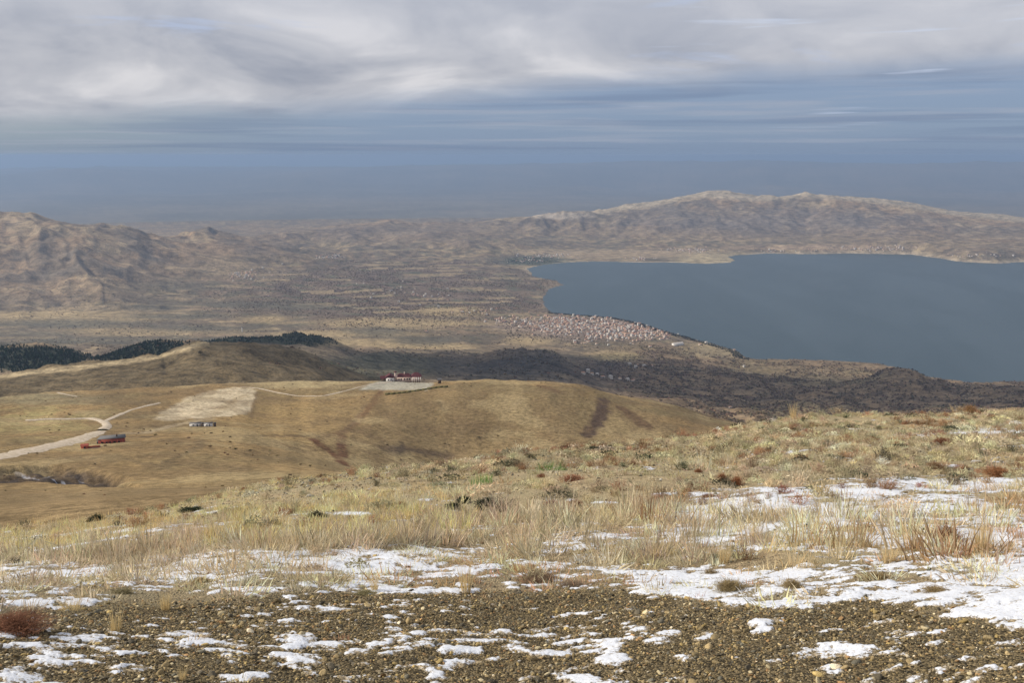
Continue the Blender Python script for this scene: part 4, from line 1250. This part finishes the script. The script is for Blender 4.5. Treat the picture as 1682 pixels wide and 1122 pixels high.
for x, y, w, c_, lab in [(835, 764, 18, (.62, .60, .55), 'pale rock beside the small juniper on the slope'), (810, 993, 18, (.42, .36, .30), 'pinkish pale stone on the gravel near the middle'),
                         (808, 852, 16, (.5, .48, .44), 'small grey rock below the junipers'), (1215, 1012, 20, (.33, .27, .15), 'ochre stone beside a snow patch on the gravel'),
                         (430, 990, 24, (.09, .075, .065), 'dark stone at the upper edge of the gravel'), (140, 1104, 18, (.13, .12, .10), 'dark stone at the lower left of the gravel'),
                         (1255, 960, 22, (.10, .095, .085), 'dark rock half under the dome bush'), (930, 1010, 18, (.36, .32, .24), 'tan stone on the gravel right of the pinkish one'),
                         (1180, 1018, 16, (.3, .26, .19), 'brown stone left of the ochre stone'), (1130, 1012, 16, (.45, .42, .36), 'pale stone left of the brown stone'),
                         (1340, 1030, 18, (.40, .31, .2), 'tan stone near the middle of the right gravel'), (1460, 1040, 16, (.42, .36, .3), 'pinkish stone on the right gravel'),
                         (560, 1040, 14, (.48, .44, .36), 'pale stone on the gravel left of the middle'), (700, 1086, 16, (.36, .3, .2), 'tan stone near the bottom middle'),
                         (1062, 1088, 22, (.24, .19, .11), 'brown stone beside the bottom snow patch'), (875, 1112, 16, (.40, .33, .27), 'rosy stone at the bottom edge'),
                         (1560, 1092, 14, (.36, .32, .23), 'small tan stone at lower right'), (250, 1034, 14, (.30, .26, .18), 'small brown stone on the left gravel'),
                         (318, 850, 50, (.36, .33, .27), 'pale grey mound of rock under the flat juniper'), (505, 855, 14, (.55, .5, .42), 'whitish stone beside the left juniper'),
                         (1062, 755, 12, (.62, .60, .56), 'white stone high on the slope right of the middle'), (1085, 788, 16, (.66, .62, .52), 'cream stone on the herb slope')]:
    s = metres(x, y, w) * .5
    place(SB[R.randrange(5)], 'rock', x, y, (s, s, s * .9), c_, lab, 'rock', sink=s * .2)

# ------------------------------------------------------------------ middle distance and beyond
def draped(name, pts, width, dmin, dmax, m, label, off=.3, n=10):
    w = [hit(x, y, dmin, dmax) for x, y in px_line_world(pts, n)]
    w = np.array([(a, b) for a, b, c in w])
    for _ in range(3): w[1:-1] = (w[:-2] + 2 * w[1:-1] + w[2:]) / 4
    # resample evenly
    s = np.concatenate([[0], np.cumsum(np.hypot(*np.diff(w, axis=0).T))])
    q = np.linspace(0, s[-1], max(8, int(s[-1] / 3)))
    w = np.stack([np.interp(q, s, w[:, 0]), np.interp(q, s, w[:, 1])], -1)
    t = np.gradient(w, axis=0); t /= np.linalg.norm(t, axis=1)[:, None] + 1e-9
    nrm = np.stack([-t[:, 1], t[:, 0]], -1)
    ww = np.interp(np.linspace(0, 1, len(w)), np.linspace(0, 1, len(width)), width) if isinstance(width, (list, tuple)) else np.full(len(w), float(width))
    ww = ww * (.85 + .3 * vnoise(q / 9, q * 0, 77))
    cols_ = np.linspace(-.5, .5, 5)
    V = np.concatenate([np.stack([w[:, 0] + nrm[:, 0] * ww * c, w[:, 1] + nrm[:, 1] * ww * c], -1)[:, None] for c in cols_], 1)
    z = ground_z(V[..., 0], V[..., 1]) + off * np.array([.1, 1, 1.15, 1, .1])[None]
    V3 = np.concatenate([V, z[..., None]], -1).reshape(-1, 3)
    ii = np.arange(len(w) * 5).reshape(-1, 5)
    q4 = np.stack([ii[:-1, :-1], ii[1:, :-1], ii[1:, 1:], ii[:-1, 1:]], -1).reshape(-1, 4)
    o = mesh_obj(name, V3, q4, m, smooth=True)
    # face upwards
    if o.data.polygons[0].normal.z < 0:
        o.data.flip_normals()
    set_props(o, kind='structure', label=label)
    return o

m_road, N = mat('pale dirt road')
g = N.n('ShaderNodeNewGeometry')
a = N.noise(g.outputs['Position'], .5, 5, .6)
finish(N, N.mix(N.ramp(a, .35, .65), (.36, .295, .215), (.52, .44, .35)), .95, .05, a, .4, .3)
draped('dirt_road', [(-60,760),(0,750),(45,741),(85,733),(120,725),(150,715),(168,707)], [13, 12, 11, 8], 330, 640, m_road, 'wide pale dirt road at the left leading to the red building')
draped('dirt_road', [(168,707),(177,700),(172,694),(160,690),(135,686),(100,683),(65,681),(42,680),(36,677),(40,671)], [8, 6, 6, 6, 6], 400, 760, m_road, 'pale dirt road winding left past the red building', off=.8)
draped('path', [(168,694),(190,684),(214,674),(236,668),(262,662)], [4, 3.4], 450, 900, m_road, 'thin pale track branching uphill to the right')
draped('path', [(395,636),(425,638),(455,645),(490,651),(530,651),(565,643),(598,634),(625,630),(645,627)], [2.6, 2.6, 3, 4], 700, 1150, m_road, 'pale track crossing the hill to the lodge')
draped('path', [(95,645),(112,649),(128,652)], [3, 3], 700, 1150, m_road, 'short pale track on the far left hill')
# ---- buildings
def pm(name, c, rough=.8, spec=.2, var=.12, sc=1.0):
    m, N = mat(name)
    g = N.n('ShaderNodeNewGeometry')
    a = N.noise(g.outputs['Position'], sc, 4, .6)
    k = N.math('ADD', 1 - var, N.math('MULTIPLY', a, 2 * var))
    vm = N.n('ShaderNodeVectorMath', operation='SCALE'); vm.inputs[0].default_value = c; N.l(k, vm.inputs['Scale'])
    finish(N, vm.outputs[0], rough, spec)
    return m
m_white = pm('white render', (.76, .73, .69)); m_cream = pm('pinkish render', (.55, .42, .36)); m_roofr = pm('maroon roof', (.085, .024, .028))
m_redw = pm('dark red wall', (.30, .075, .05)); m_grey = pm('grey metal roof', (.13, .125, .125), .7, .1, .2); m_dark = pm('dark opening', (.02, .02, .022), .3)
m_brown = pm('brown timber', (.12, .075, .05)); m_pinkd = pm('reddish deck', (.38, .23, .19)); m_orange = pm('orange red panel', (.40, .10, .055)); m_hedge = pm('olive bank', (.12, .105, .045), .95, .05, .4)

def empty(name, loc, rz, label, cat_, group=None):
    o = bpy.data.objects.new(name, None); col.objects.link(o); o.location = loc; o.rotation_euler = (0, 0, rz)
    o['label'] = label; o['category'] = cat_
    if group: o['group'] = group
    return o
def box(name, x0, x1, y0, y1, z0, z1, m, parent):
    v = [(x, y, z) for z in (z0, z1) for x, y in ((x0, y0), (x1, y0), (x1, y1), (x0, y1))]
    return mesh_obj(name, v, [(3, 2, 1, 0), (4, 5, 6, 7), (0, 1, 5, 4), (1, 2, 6, 5), (2, 3, 7, 6), (3, 0, 4, 7)], m, parent)
def gable(name, x0, x1, y0, y1, z0, h, m, parent, along='x', over=.4, th=.25, hip=0.0):
    """pitched roof slab with eaves; ridge along x or y, hip > 0 pulls the ridge ends in"""
    x0 -= over; x1 += over; y0 -= over; y1 += over
    if along == 'x':
        ym = (y0 + y1) / 2; P4 = [(x0, y0), (x1, y0), (x1, y1), (x0, y1)]; r = [(x0 + hip, ym), (x1 - hip, ym)]
    else:
        xm = (x0 + x1) / 2; P4 = [(x1, y0), (x1, y1), (x0, y1), (x0, y0)]; r = [(xm, y0 + hip), (xm, y1 - hip)]
    v = [(*p, z0) for p in P4] + [(*p, z0 + h) for p in r] + [(*p, z0 - th) for p in P4]
    f = [(0, 1, 5, 4), (2, 3, 4, 5), (1, 2, 5, 5), (3, 0, 4, 4), (6, 7, 1, 0), (7, 8, 2, 1), (8, 9, 3, 2), (9, 6, 0, 3), (9, 8, 7, 6)]
    me = bpy.data.meshes.new(name)
    me.from_pydata(v, [], [tuple(dict.fromkeys(q)) for q in f]); me.update(); me.materials.append(m)
    o = bpy.data.objects.new(name, me); col.objects.link(o); o.parent = parent
    return o

# lodge on the hill top
lx, ly, lz = hit(650, 627, 850, 1100)
fa = lambda x, y: -atan2(x, y)                       # turn a front (-y) towards the viewpoint
S = math.hypot(lx, ly) / F                           # metres per photo pixel there
L = empty('lodge', (lx, ly, lz), fa(lx, ly), 'white hilltop lodge with maroon roofs above a pale terrace', 'building')
def U(p): return (p - 650) * S
box('wall', U(634), U(647.5), 0, 9, -2, 4.6, m_white, L)
gable('roof', U(633), U(648), 0, 9, 4.6, 3.2, m_roofr, L, 'y')
# gable triangle of the white front
me = bpy.data.meshes.new('gable'); xa, xb = U(634), U(647.5)
me.from_pydata([(xa, -.02, 4.6), (xb, -.02, 4.6), ((xa + xb) / 2, -.02, 7.3), (xa, .3, 4.6), (xb, .3, 4.6), ((xa + xb) / 2, .3, 7.3)], [], [(0, 1, 2), (5, 4, 3), (0, 3, 4, 1), (1, 4, 5, 2), (2, 5, 3, 0)])
me.materials.append(m_white); o = bpy.data.objects.new('gable', me); col.objects.link(o); o.parent = L
box('wall', U(626), U(634) - .02, 2, 9, -2, 3.2, m_brown, L)
gable('roof', U(625), U(634) - .5, 2, 9, 3.3, 2.2, m_roofr, L, 'x')
box('wall', U(652), U(692), 1.5, 11, -2, 4.4, m_cream, L)
gable('roof', U(653), U(675), 1.5, 11, 4.45, 3.0, m_roofr, L, 'x', hip=2.0)
gable('roof', U(676), U(693), .5, 12, 4.45, 3.8, m_roofr, L, 'x', hip=4.0)
box('tower', U(647.8), U(651.6), 3, 5.5, -2, 9.4, m_cream, L)
box('tower_cap', U(647.2), U(652.2), 2.6, 5.9, 9.4, 10.0, m_roofr, L)
box('chimney', U(664), U(665.6), 5, 6, 5, 9.2, m_cream, L)
for p in (654.5, 658, 663.5, 668, 672): box('window', U(p), U(p + 2.4), 1.40, 1.48, 1.2, 3.0, m_dark, L)
for p in (637, 641.5): box('window', U(p), U(p + 2), -.12, -.03, 1.4, 2.9, m_dark, L)
box('door', U(644.6), U(646.2), -.12, -.03, -.3, 2.2, m_brown, L)
for p in (677, 680.5, 684, 687.5, 691): box('column', U(p), U(p + 1), -1.2, -.6, -2, 4.3, m_white, L)
box('wall', U(676.5), U(691.5), .4, 1.4, -2, 4.2, m_cream, L)
hx, hy, hz_ = hit(722, 630, 850, 1100)
H_ = empty('hut', (hx, hy, hz_), fa(hx, hy), 'small brown hut right of the hilltop lodge', 'hut')
box('wall', -1.6, 1.6, 0, 3, -1, 3.4, m_brown, H_); gable('roof', -1.6, 1.6, 0, 3, 3.45, 1.3, m_grey, H_, 'x'); box('door', -.5, .5, -.1, -.02, -.4, 1.9, m_dark, H_)
bx_, by_, bz_ = hit(684, 643, 800, 1060)
B_ = empty('retaining_wall', (bx_, by_, bz_), fa(bx_, by_), 'long low olive bank below the lodge terrace', 'wall')
for i in range(12):
    x0 = -28 + i * 4.7
    gz = ground_z(np.array([bx_ + x0 * cos(fa(bx_, by_))]), np.array([by_ + x0 * sin(fa(bx_, by_))]))[0] - bz_
    box('segment', x0, x0 + 4.66, 0, 2.4, gz - 1, gz + 1.3 + .3 * R.random(), m_hedge, B_)

# red building beside the road
sx0, sy0, sz0 = hit(184, 728, 380, 620)
S2 = math.hypot(sx0, sy0) / F
St = empty('ski_station', (sx0, sy0, sz0), fa(sx0, sy0) - .12, 'low red building with a long grey metal roof beside the dirt road', 'building')
W = lambda p: (p - 184) * S2
box('wall', W(164), W(202), 0, 5.0, -2.2, 2.39, m_redw, St)
v = [(W(162), -.5, 2.6), (W(205), -.5, 2.7), (W(203), 5.2, 3.15), (W(166), 5.2, 3.05), (W(162), -.5, 2.4), (W(205), -.5, 2.5), (W(203), 5.2, 2.95), (W(166), 5.2, 2.85)]
mesh_obj('roof', v, [(0, 1, 2, 3), (7, 6, 5, 4), (4, 5, 1, 0), (5, 6, 2, 1), (6, 7, 3, 2), (7, 4, 0, 3)], m_grey, St)
for p in (166, 175, 184, 193, 201): box('post', W(p), W(p + .7), -3.1, -2.9, -1.0, 2.3, m_redw, St)
box('railing', W(166), W(201.7), -3.2, -3.12, -.1, .05, m_redw, St)
box('chimney', W(190), W(192), 2, 2.6, 2.9, 4.2, m_brown, St)
for p in (168, 174, 180, 186, 192): box('window', W(p), W(p + 3.6), -.10, -.02, -.2, .9, m_dark, St)
box('door', W(162.2), W(164) - .02, -.4, 3, -2.2, 1.25, m_dark, St)
box('deck', W(168), W(199), -3.2, -.3, -2.6, -1.0, m_pinkd, St)
ax_, ay_, az_ = hit(147, 737, 380, 600)
An = empty('shed', (ax_, ay_, az_), fa(ax_, ay_) - .12, 'small orange-red shed with a low deck left of the red building', 'shed')
box('wall', -4.4 * .9, -.6, 0, 3, -1, 1.6, m_orange, An); gable('roof', -4.4 * .9, -.6, 0, 3, 1.62, .7, m_redw, An, 'x', .2, .15)
box('deck', -.5, 5.0, .3, 2.6, -1, .5, m_pinkd, An); box('railing', -.5, 5.0, .1, .2, .5, 1.2, m_orange, An); box('door', -2.6, -1.8, -.08, -.02, -.6, 1.1, m_dark, An)

# white cabins
for px0, px1, lab in ((312, 330, 'left white site cabin below the pale field'), (335.5, 349, 'right white site cabin below the pale field')):
    cx_, cy_, cz_ = hit((px0 + px1) / 2, 701, 480, 860); S3 = math.hypot(cx_, cy_) / F
    w2 = (px1 - px0) * S3 / 2
    K = empty('cabin', (cx_, cy_, cz_), fa(cx_, cy_) - .06, lab, 'cabin', 'white cabins below the field')
    box('wall', -w2, w2, 0, 2.6, -.6, 2.1, m_white, K); box('roof', -w2 - .12, w2 + .12, -.12, 2.72, 2.1, 2.3, m_grey, K)
    box('window', -w2 * .5, -w2 * .2, -.08, -.02, .7, 1.4, m_dark, K); box('door', w2 * .2, w2 * .45, -.08, -.02, -.4, 1.6, m_grey, K)
for px0, lab in ((333, 'dark box filling the gap between the two white cabins'), (353, 'dark shed at the right end of the white cabins')):  # first one is a dark box put into the gap
    cx_, cy_, cz_ = hit(px0, 701, 480, 860)
    K = empty('shed', (cx_, cy_, cz_), fa(cx_, cy_), lab, 'shed')
    box('wall', -.8, .8, 0, 2, -.6, 2.2, m_brown, K); box('roof', -.95, .95, -.15, 2.15, 2.2, 2.35, m_dark, K); box('door', -.3, .3, -.08, -.02, -.4, 1.6, m_grey, K)

# ---- houses
def house_mesh(w, d, h, rh, mw, mr, seed):
    r = random.Random(seed)
    me = bpy.data.meshes.new('house')
    v = [(x, y, z) for z in (-3, h) for x, y in ((-w, -d), (w, -d), (w, d), (-w, d))]
    f = [(0, 1, 5, 4), (1, 2, 6, 5), (2, 3, 7, 6), (3, 0, 4, 7)]
    mi = [0] * 4
    o_ = .5
    b = len(v)
    v += [(-w - o_, -d - o_, h + .02), (w + o_, -d - o_, h + .02), (w + o_, d + o_, h + .02), (-w - o_, d + o_, h + .02), (-w * .5, 0, h + rh), (w * .5, 0, h + rh)]
    f += [(b, b + 1, b + 5, b + 4), (b + 2, b + 3, b + 4, b + 5), (b + 1, b + 2, b + 5), (b + 3, b, b + 4), (b + 3, b + 2, b + 1, b)]
    mi += [1] * 5
    # window bands on the long sides
    for fl in range(max(1, int(h // 3))):
        for sx in (-.55, 0.05, .6):
            b = len(v); z = 1.0 + fl * 3
            if z + 1.4 > h: break
            v += [(w * sx - .6, -d - .05, z), (w * sx + .6, -d - .05, z), (w * sx + .6, -d - .05, z + 1.3), (w * sx - .6, -d - .05, z + 1.3)]
            f.append((b, b + 1, b + 2, b + 3)); mi.append(2)
    me.from_pydata(v, [], f); me.materials.append(mw); me.materials.append(mr); me.materials.append(m_dark)
    for p, k in zip(me.polygons, mi): p.material_index = k
    me.update()
    return me
mw = [pm('house wall white', (.66, .61, .55)), pm('house wall cream', (.60, .50, .40)), pm('house wall pink', (.54, .40, .33)), pm('house wall grey', (.45, .43, .42))]
mr = [pm('tile roof red', (.44, .24, .16)), pm('tile roof brown', (.30, .15, .11)), pm('sheet roof pale', (.50, .46, .42)), pm('tile roof pink', (.48, .30, .20))]
HS = []
for i in range(12):
    wi_, ri_ = [(0, 0), (1, 0), (2, 0), (0, 2), (1, 3), (0, 3), (3, 1), (2, 3), (0, 0), (1, 1), (0, 2), (2, 1)][i]
    HS.append((house_mesh(R.uniform(4.5, 8), R.uniform(4.5, 7), [5, 6, 8, 11, 8, 5, 6, 9, 14, 6, 8, 11][i], 2.2, mw[wi_], mr[ri_], i),
               ['low', 'mid-size', 'tall'][0 if i in (0, 1, 5, 6, 9) else 2 if i in (3, 8, 11) else 1] + ' ' + ['white', 'cream', 'pinkish', 'grey'][wi_] + ' house with ' + ['red', 'brown', 'pale', 'pink'][ri_] + ' roof'))
def house(x, y, dmin, dmax, where, group, rz=None, k=None, sc=1.0):
    X_, Y_, Z_ = hit(x, y, dmin, dmax)
    k = R.randrange(len(HS)) if k is None else k
    o = bpy.data.objects.new('house', HS[k][0]); col.objects.link(o)
    o.location = (X_, Y_, Z_); o.rotation_euler = (0, 0, R.choice([.25, .25 + pi / 2, -.1, .5]) + R.gauss(0, .1) if rz is None else rz)
    o.scale = (sc, sc, sc)
    o['label'] = ' '.join((HS[k][1] + ' ' + where).split()[:16]); o['category'] = 'house'; o['group'] = group
    return o, X_, Y_
TX = [800, 830, 860, 900, 940, 980, 1010, 1040, 1070, 1100]
T0 = [524, 520, 519, 517, 518, 521, 525, 532, 539, 549]
T1 = [528, 532, 538, 548, 552, 555, 560, 562, 560, 557]
used = []; cnt = 0; tries = 0
while cnt < 268 and tries < 12000:
    tries += 1
    x = R.uniform(815, 1100); y = R.uniform(np.interp(x, TX, T0), np.interp(x, TX, T1))
    if x < 880 and R.random() < .5: continue
    X_, Y_, Z_ = hit(x, y, 3300, 6500)
    if any((X_ - a) ** 2 + (Y_ - b) ** 2 < 15 ** 2 for a, b in used): continue
    used.append((X_, Y_))
    tt = (y - np.interp(x, TX, T0)) / (np.interp(x, TX, T1) - np.interp(x, TX, T0))
    where = '%s, %s town' % ('water side' if tt < .33 else 'inner rows' if tt < .68 else 'field side', 'far west' if x < 880 else 'west' if x < 930 else 'mid-west' if x < 965 else 'central' if x < 1005 else 'mid-east' if x < 1050 else 'east')
    house(x, y, 3300, 6500, where, 'houses of the lakeside town', sc=.78 if R.random() < .85 else 1.1); cnt += 1
print('town', cnt, tries)
NV = [(958,612),(966,610),(972,613),(981,615),(990,618),(1003,620),(1018,621),(1031,623),(1040,624),(1034,598),(1048,596),(1058,599),(1070,600),(1044,603)]
for i, (x, y) in enumerate(NV):
    house(x, y + 2, 2300, 3800, 'in the small village on the dark wooded slope below the town', 'houses of the village on the dark slope', k=[0, 3, 5, 10][i % 4], sc=.85)
for x, y, lab in [(944, 563, 'alone in the orchards just below the town'), (961, 565, 'second below the town edge'), (980, 566, 'third below the town edge'), (1222, 603, 'standing alone on the dark shore land'),
                  (1199, 671, 'alone on the dark scrub slope'), (1150, 567, 'near the lake past the east end of town'), (1160, 565, 'by the trees past the east end of town'), (1068, 570, 'on the tan field south of the town'),
                  (1206, 576, 'on the bare headland tip'), (655, 497, 'long and pale among the orchards'), (690, 502, 'beside the pale valley road'), (735, 475, 'alone in the middle of the orchards'), (700, 545, 'among fields left of the town'),
                  (464, 434, 'alone at the foot of the far hills'), (720, 505, 'beside the orchards road bend'), (440, 486, 'in the left orchards')]:
    o, _, _ = house(x, y, 2400, 9000, lab, 'single houses across the valley', k=R.choice([0, 3, 5, 10]), sc=1.0 if y < 580 else .65)
# tall white tower beyond the pine wood
tx, ty, tz = hit(398, 545, 3000, 5000)
T_ = empty('tower', (tx, ty, tz), 0, 'slim white tower standing among fields beyond the pine wood', 'tower')
cyl = [(2.6 * cos(a), 2.6 * sin(a), z) for z in (-3, 20) for a in np.linspace(0, 2 * pi, 8, endpoint=False)]
mesh_obj('shaft', cyl, [(i, (i + 1) % 8, 8 + (i + 1) % 8, 8 + i) for i in range(8)], m_white, T_)
cone = [(3.2 * cos(a), 3.2 * sin(a), 20.0) for a in np.linspace(0, 2 * pi, 8, endpoint=False)] + [(0, 0, 26)]
mesh_obj('cap', cone, [(i, (i + 1) % 8, 8) for i in range(8)], m_grey, T_)
# white storage building by the shore
qx, qy, qz = hit(1113, 567, 3400, 5200)
Q_ = empty('hall', (qx, qy, qz), .5, 'large white hall on the shore at the east end of the town', 'hall')
box('wall', -26, 26, -11, 11, -4, 10, m_white, Q_); gable('roof', -26, 26, -11, 11, 10.1, 4, mr[2], Q_, 'x', 1.0)
# far villages: too many and too small to pick apart
pts = []
for cx, cy, rx, ry, n_, d0, d1 in [(405,452,34,8,70,6000,9000),(545,422,30,4,45,8000,10500),(905,421,45,4,60,8000,10500),(1135,411,45,5,90,8500,11000),(1050,425,20,3,20,8500,10500),(1440,408,60,4,70,8500,11000),
                                    (700,487,50,7,18,5000,7500),(790,512,45,8,16,4300,6500),(800,528,60,8,10,4300,6500),(1290,412,60,3,25,8500,10500),(640,480,80,18,20,5000,8000),(870,428,25,4,25,7500,9800),(1600,420,40,4,20,8500,10500),(1000,560,60,8,20,3600,5200),(965,536,100,17,260,3600,6200),(1035,546,60,11,130,3600,6200),(905,530,40,8,50,3600,6200)]:
    for i in range(n_):
        x, y = R.gauss(cx, rx * .5), R.gauss(cy, ry * .45)
        p = hit(x, y, d0, d1)
        if p[2] > LAKE + .8: pts.append(p)
pts = np.array(pts); n = len(pts)
hp = []
for k in range(6):
    o = bpy.data.objects.new('p', HS[[0, 1, 3, 5, 10, 2][k]][0]); hp.append(o)
sc_h = NR.uniform(.55, 1.05, n)
scatter('distant_houses', pts, np.stack([np.zeros(n), np.zeros(n), NR.uniform(0, 6.28, n)], -1), np.stack([sc_h, sc_h, sc_h], -1), NR.integers(0, 6, n), np.ones((n, 3)) * .5, hp, 'tiny pale houses of the far valley and shore villages')

# ---- pine woods
pr = [pine('p', 7, 2.5), pine('p', 5.5, 2.4), pine('p', 8, 2.6)]
def wood_pts(mask, n, dens_noise=.0, seed=0):
    ii, jj = np.nonzero(mask > .06)
    # weight by cell area
    dr = np.gradient(RAD)[ii]; da = Dg[ii, jj] * (AZ[1 + NAZ // 2] - AZ[NAZ // 2])
    w = dr * da * mask[ii, jj] ** 1.5; w /= w.sum()
    k = NR.choice(len(ii), n, p=w)
    D = RAD[ii[k]] + NR.uniform(-.5, .5, n) * dr[k]; A = AZ[jj[k]] + NR.uniform(-.5, .5, n) * .0016
    x, y = D * np.sin(A), D * np.cos(A)
    if dens_noise:
        q = fbm(x / 60, y / 60, seed, 3) > dens_noise
        x, y = x[q], y[q]
    return x, y, ground_z(x, y)
P3 = []
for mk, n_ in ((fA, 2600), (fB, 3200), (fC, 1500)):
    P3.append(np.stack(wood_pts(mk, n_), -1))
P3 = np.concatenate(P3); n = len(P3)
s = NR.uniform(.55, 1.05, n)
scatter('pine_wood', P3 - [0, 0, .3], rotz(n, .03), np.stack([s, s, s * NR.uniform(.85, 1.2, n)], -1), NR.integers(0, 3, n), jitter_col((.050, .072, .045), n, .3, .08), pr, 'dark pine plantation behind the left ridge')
# bare orchards, poplars and scrub of the valley
def blob(name, rad, h):
    c = Col()
    for i in range(46):
        a = R.uniform(0, 2 * pi); t = R.uniform(0, 1.4); r = rad * R.uniform(.3, 1)
        p = (cos(a) * sin(t) * r, sin(a) * sin(t) * r, .15 * h + cos(t) * h * .8 * R.uniform(.4, 1))
        d = (R.gauss(0, 1), R.gauss(0, 1), R.uniform(.2, 1))
        vs, fs = strip(p, d, rad * .6, rad * .35, (0, 0, 0), 1, taper=.6)
        c.add(vs, fs, R.uniform(.6, 1.3))
    return c.build(name, m_twig)
VT = [blob('p', 3.2, 5), blob('p', 2.4, 6), blob('p', 4.2, 4.5)]
nb = fbm(Xg / 150, Yg / 150, 501, 4)
mo = orch * (nb > .40) * (SD > 15) * ~(k2 > .82)
md = drk * (n2 > .44) * (SD > 5)
m3 = np.maximum(ell(880, 602, 95, 42, .4, 2000, 3300), ell(1060, 610, 140, 28, .5, 1900, 3900)) * .9
m4 = ((SD > 8) & (SD < 55) & (PX > 900) & (PX < 1230) & (PY > 510) & (Dg < 6500)).astype(float)
m5 = ell(870, 428, 50, 7, .4, 6500, 9800) * (SD > 10)
m6 = (V > .5) * (Dg < 6500) * (nb > .55) * (SD > 15) * .8
m7 = box_soft(PX, PY, 830, 1100, 520, 560, 10, 6) * (Dg > 3300) * (Dg < 6500) * (SD > 10)
P4 = []; I4 = []
for mk, n_, c_ in ((mo, 11000, (.21, .16, .115)), (md, 18000, (.21, .155, .105)), (m3, 1200, (.17, .13, .09)), (m4, 1500, (.05, .055, .035)), (m5, 900, (.05, .065, .04)), (m6, 6000, (.20, .155, .105)), (m7, 1200, (.09, .075, .05))):
    q = np.stack(wood_pts(mk, n_), -1); P4.append(q); I4.append(jitter_col(c_, len(q), .3, .08))
P4 = np.concatenate(P4); I4 = np.concatenate(I4); n = len(P4)
s = NR.uniform(.45, 1.05, n)
scatter('orchard_trees', P4, rotz(n, .05), np.stack([s, s, s], -1), NR.integers(0, 3, n), I4, VT, 'bare brown orchards and scrub spread over the valley')
# low scrub on the resort hill and brown slope
SCR = [blob('p', .55, .6), blob('p', .8, .7)]
mh = ((Dg > 70) & (Dg < 1150)) * (.55 + 0 * nb)
x, y, z = wood_pts(mh * 1.0, 3400)
q = fbm(x / 22, y / 22, 511, 4) > np.where(np.hypot(x, y) < 330, .50, .56)
x, y, z = x[q], y[q], z[q]; n = len(x)
s = NR.uniform(.3, 1.0, n) ** 1.3 * np.clip(np.hypot(x, y) / 350, .4, 1.4)
scatter('hill_scrub', np.stack([x, y, z], -1), rotz(n, .05), np.stack([s, s, s * .7], -1), NR.integers(0, 2, n), jitter_col((.17, .125, .07), n, .3, .1), SCR, 'small brown thorn bushes dotted over the hill')
# single trees on the ridge in front of the wood
TRK = pm('bark', (.10, .075, .055))
def tree_proto():
    c = pine('crown', 4.2, 1.9, 7, link=False)
    return c
tp = [tree_proto(), tree_proto()]
tk = bpy.data.meshes.new('trunk')
tkv = [(r_ * cos(a), r_ * sin(a), z_) for z_, r_ in ((-.5, .22), (1.2, .14)) for a in np.linspace(0, 2 * pi, 6, endpoint=False)]
tk.from_pydata(tkv, [], [(i, (i + 1) % 6, 6 + (i + 1) % 6, 6 + i) for i in range(6)]); tk.materials.append(TRK)
for i, (x, y) in enumerate([(196,590),(205,588),(213,587),(222,585),(229,584),(238,583),(246,581),(254,581),(262,577),(206,582),(233,579),(250,577),(270,576)]):
    X_, Y_, Z_ = hit(x, y, 1450, 1800)
    t = empty('pine_tree', (X_, Y_, Z_), R.uniform(0, 6), 'small dark pine scattered along the crest of the left ridge', 'tree', 'single pines on the left ridge')
    s = R.uniform(.9, 1.4)
    a_ = bpy.data.objects.new('trunk', tk); col.objects.link(a_); a_.parent = t; a_.scale = (s,) * 3
    b_ = bpy.data.objects.new('crown', tp[i % 2].data); col.objects.link(b_); b_.parent = t; b_.scale = (s,) * 3; b_['ic'] = [.05, .06, .035]
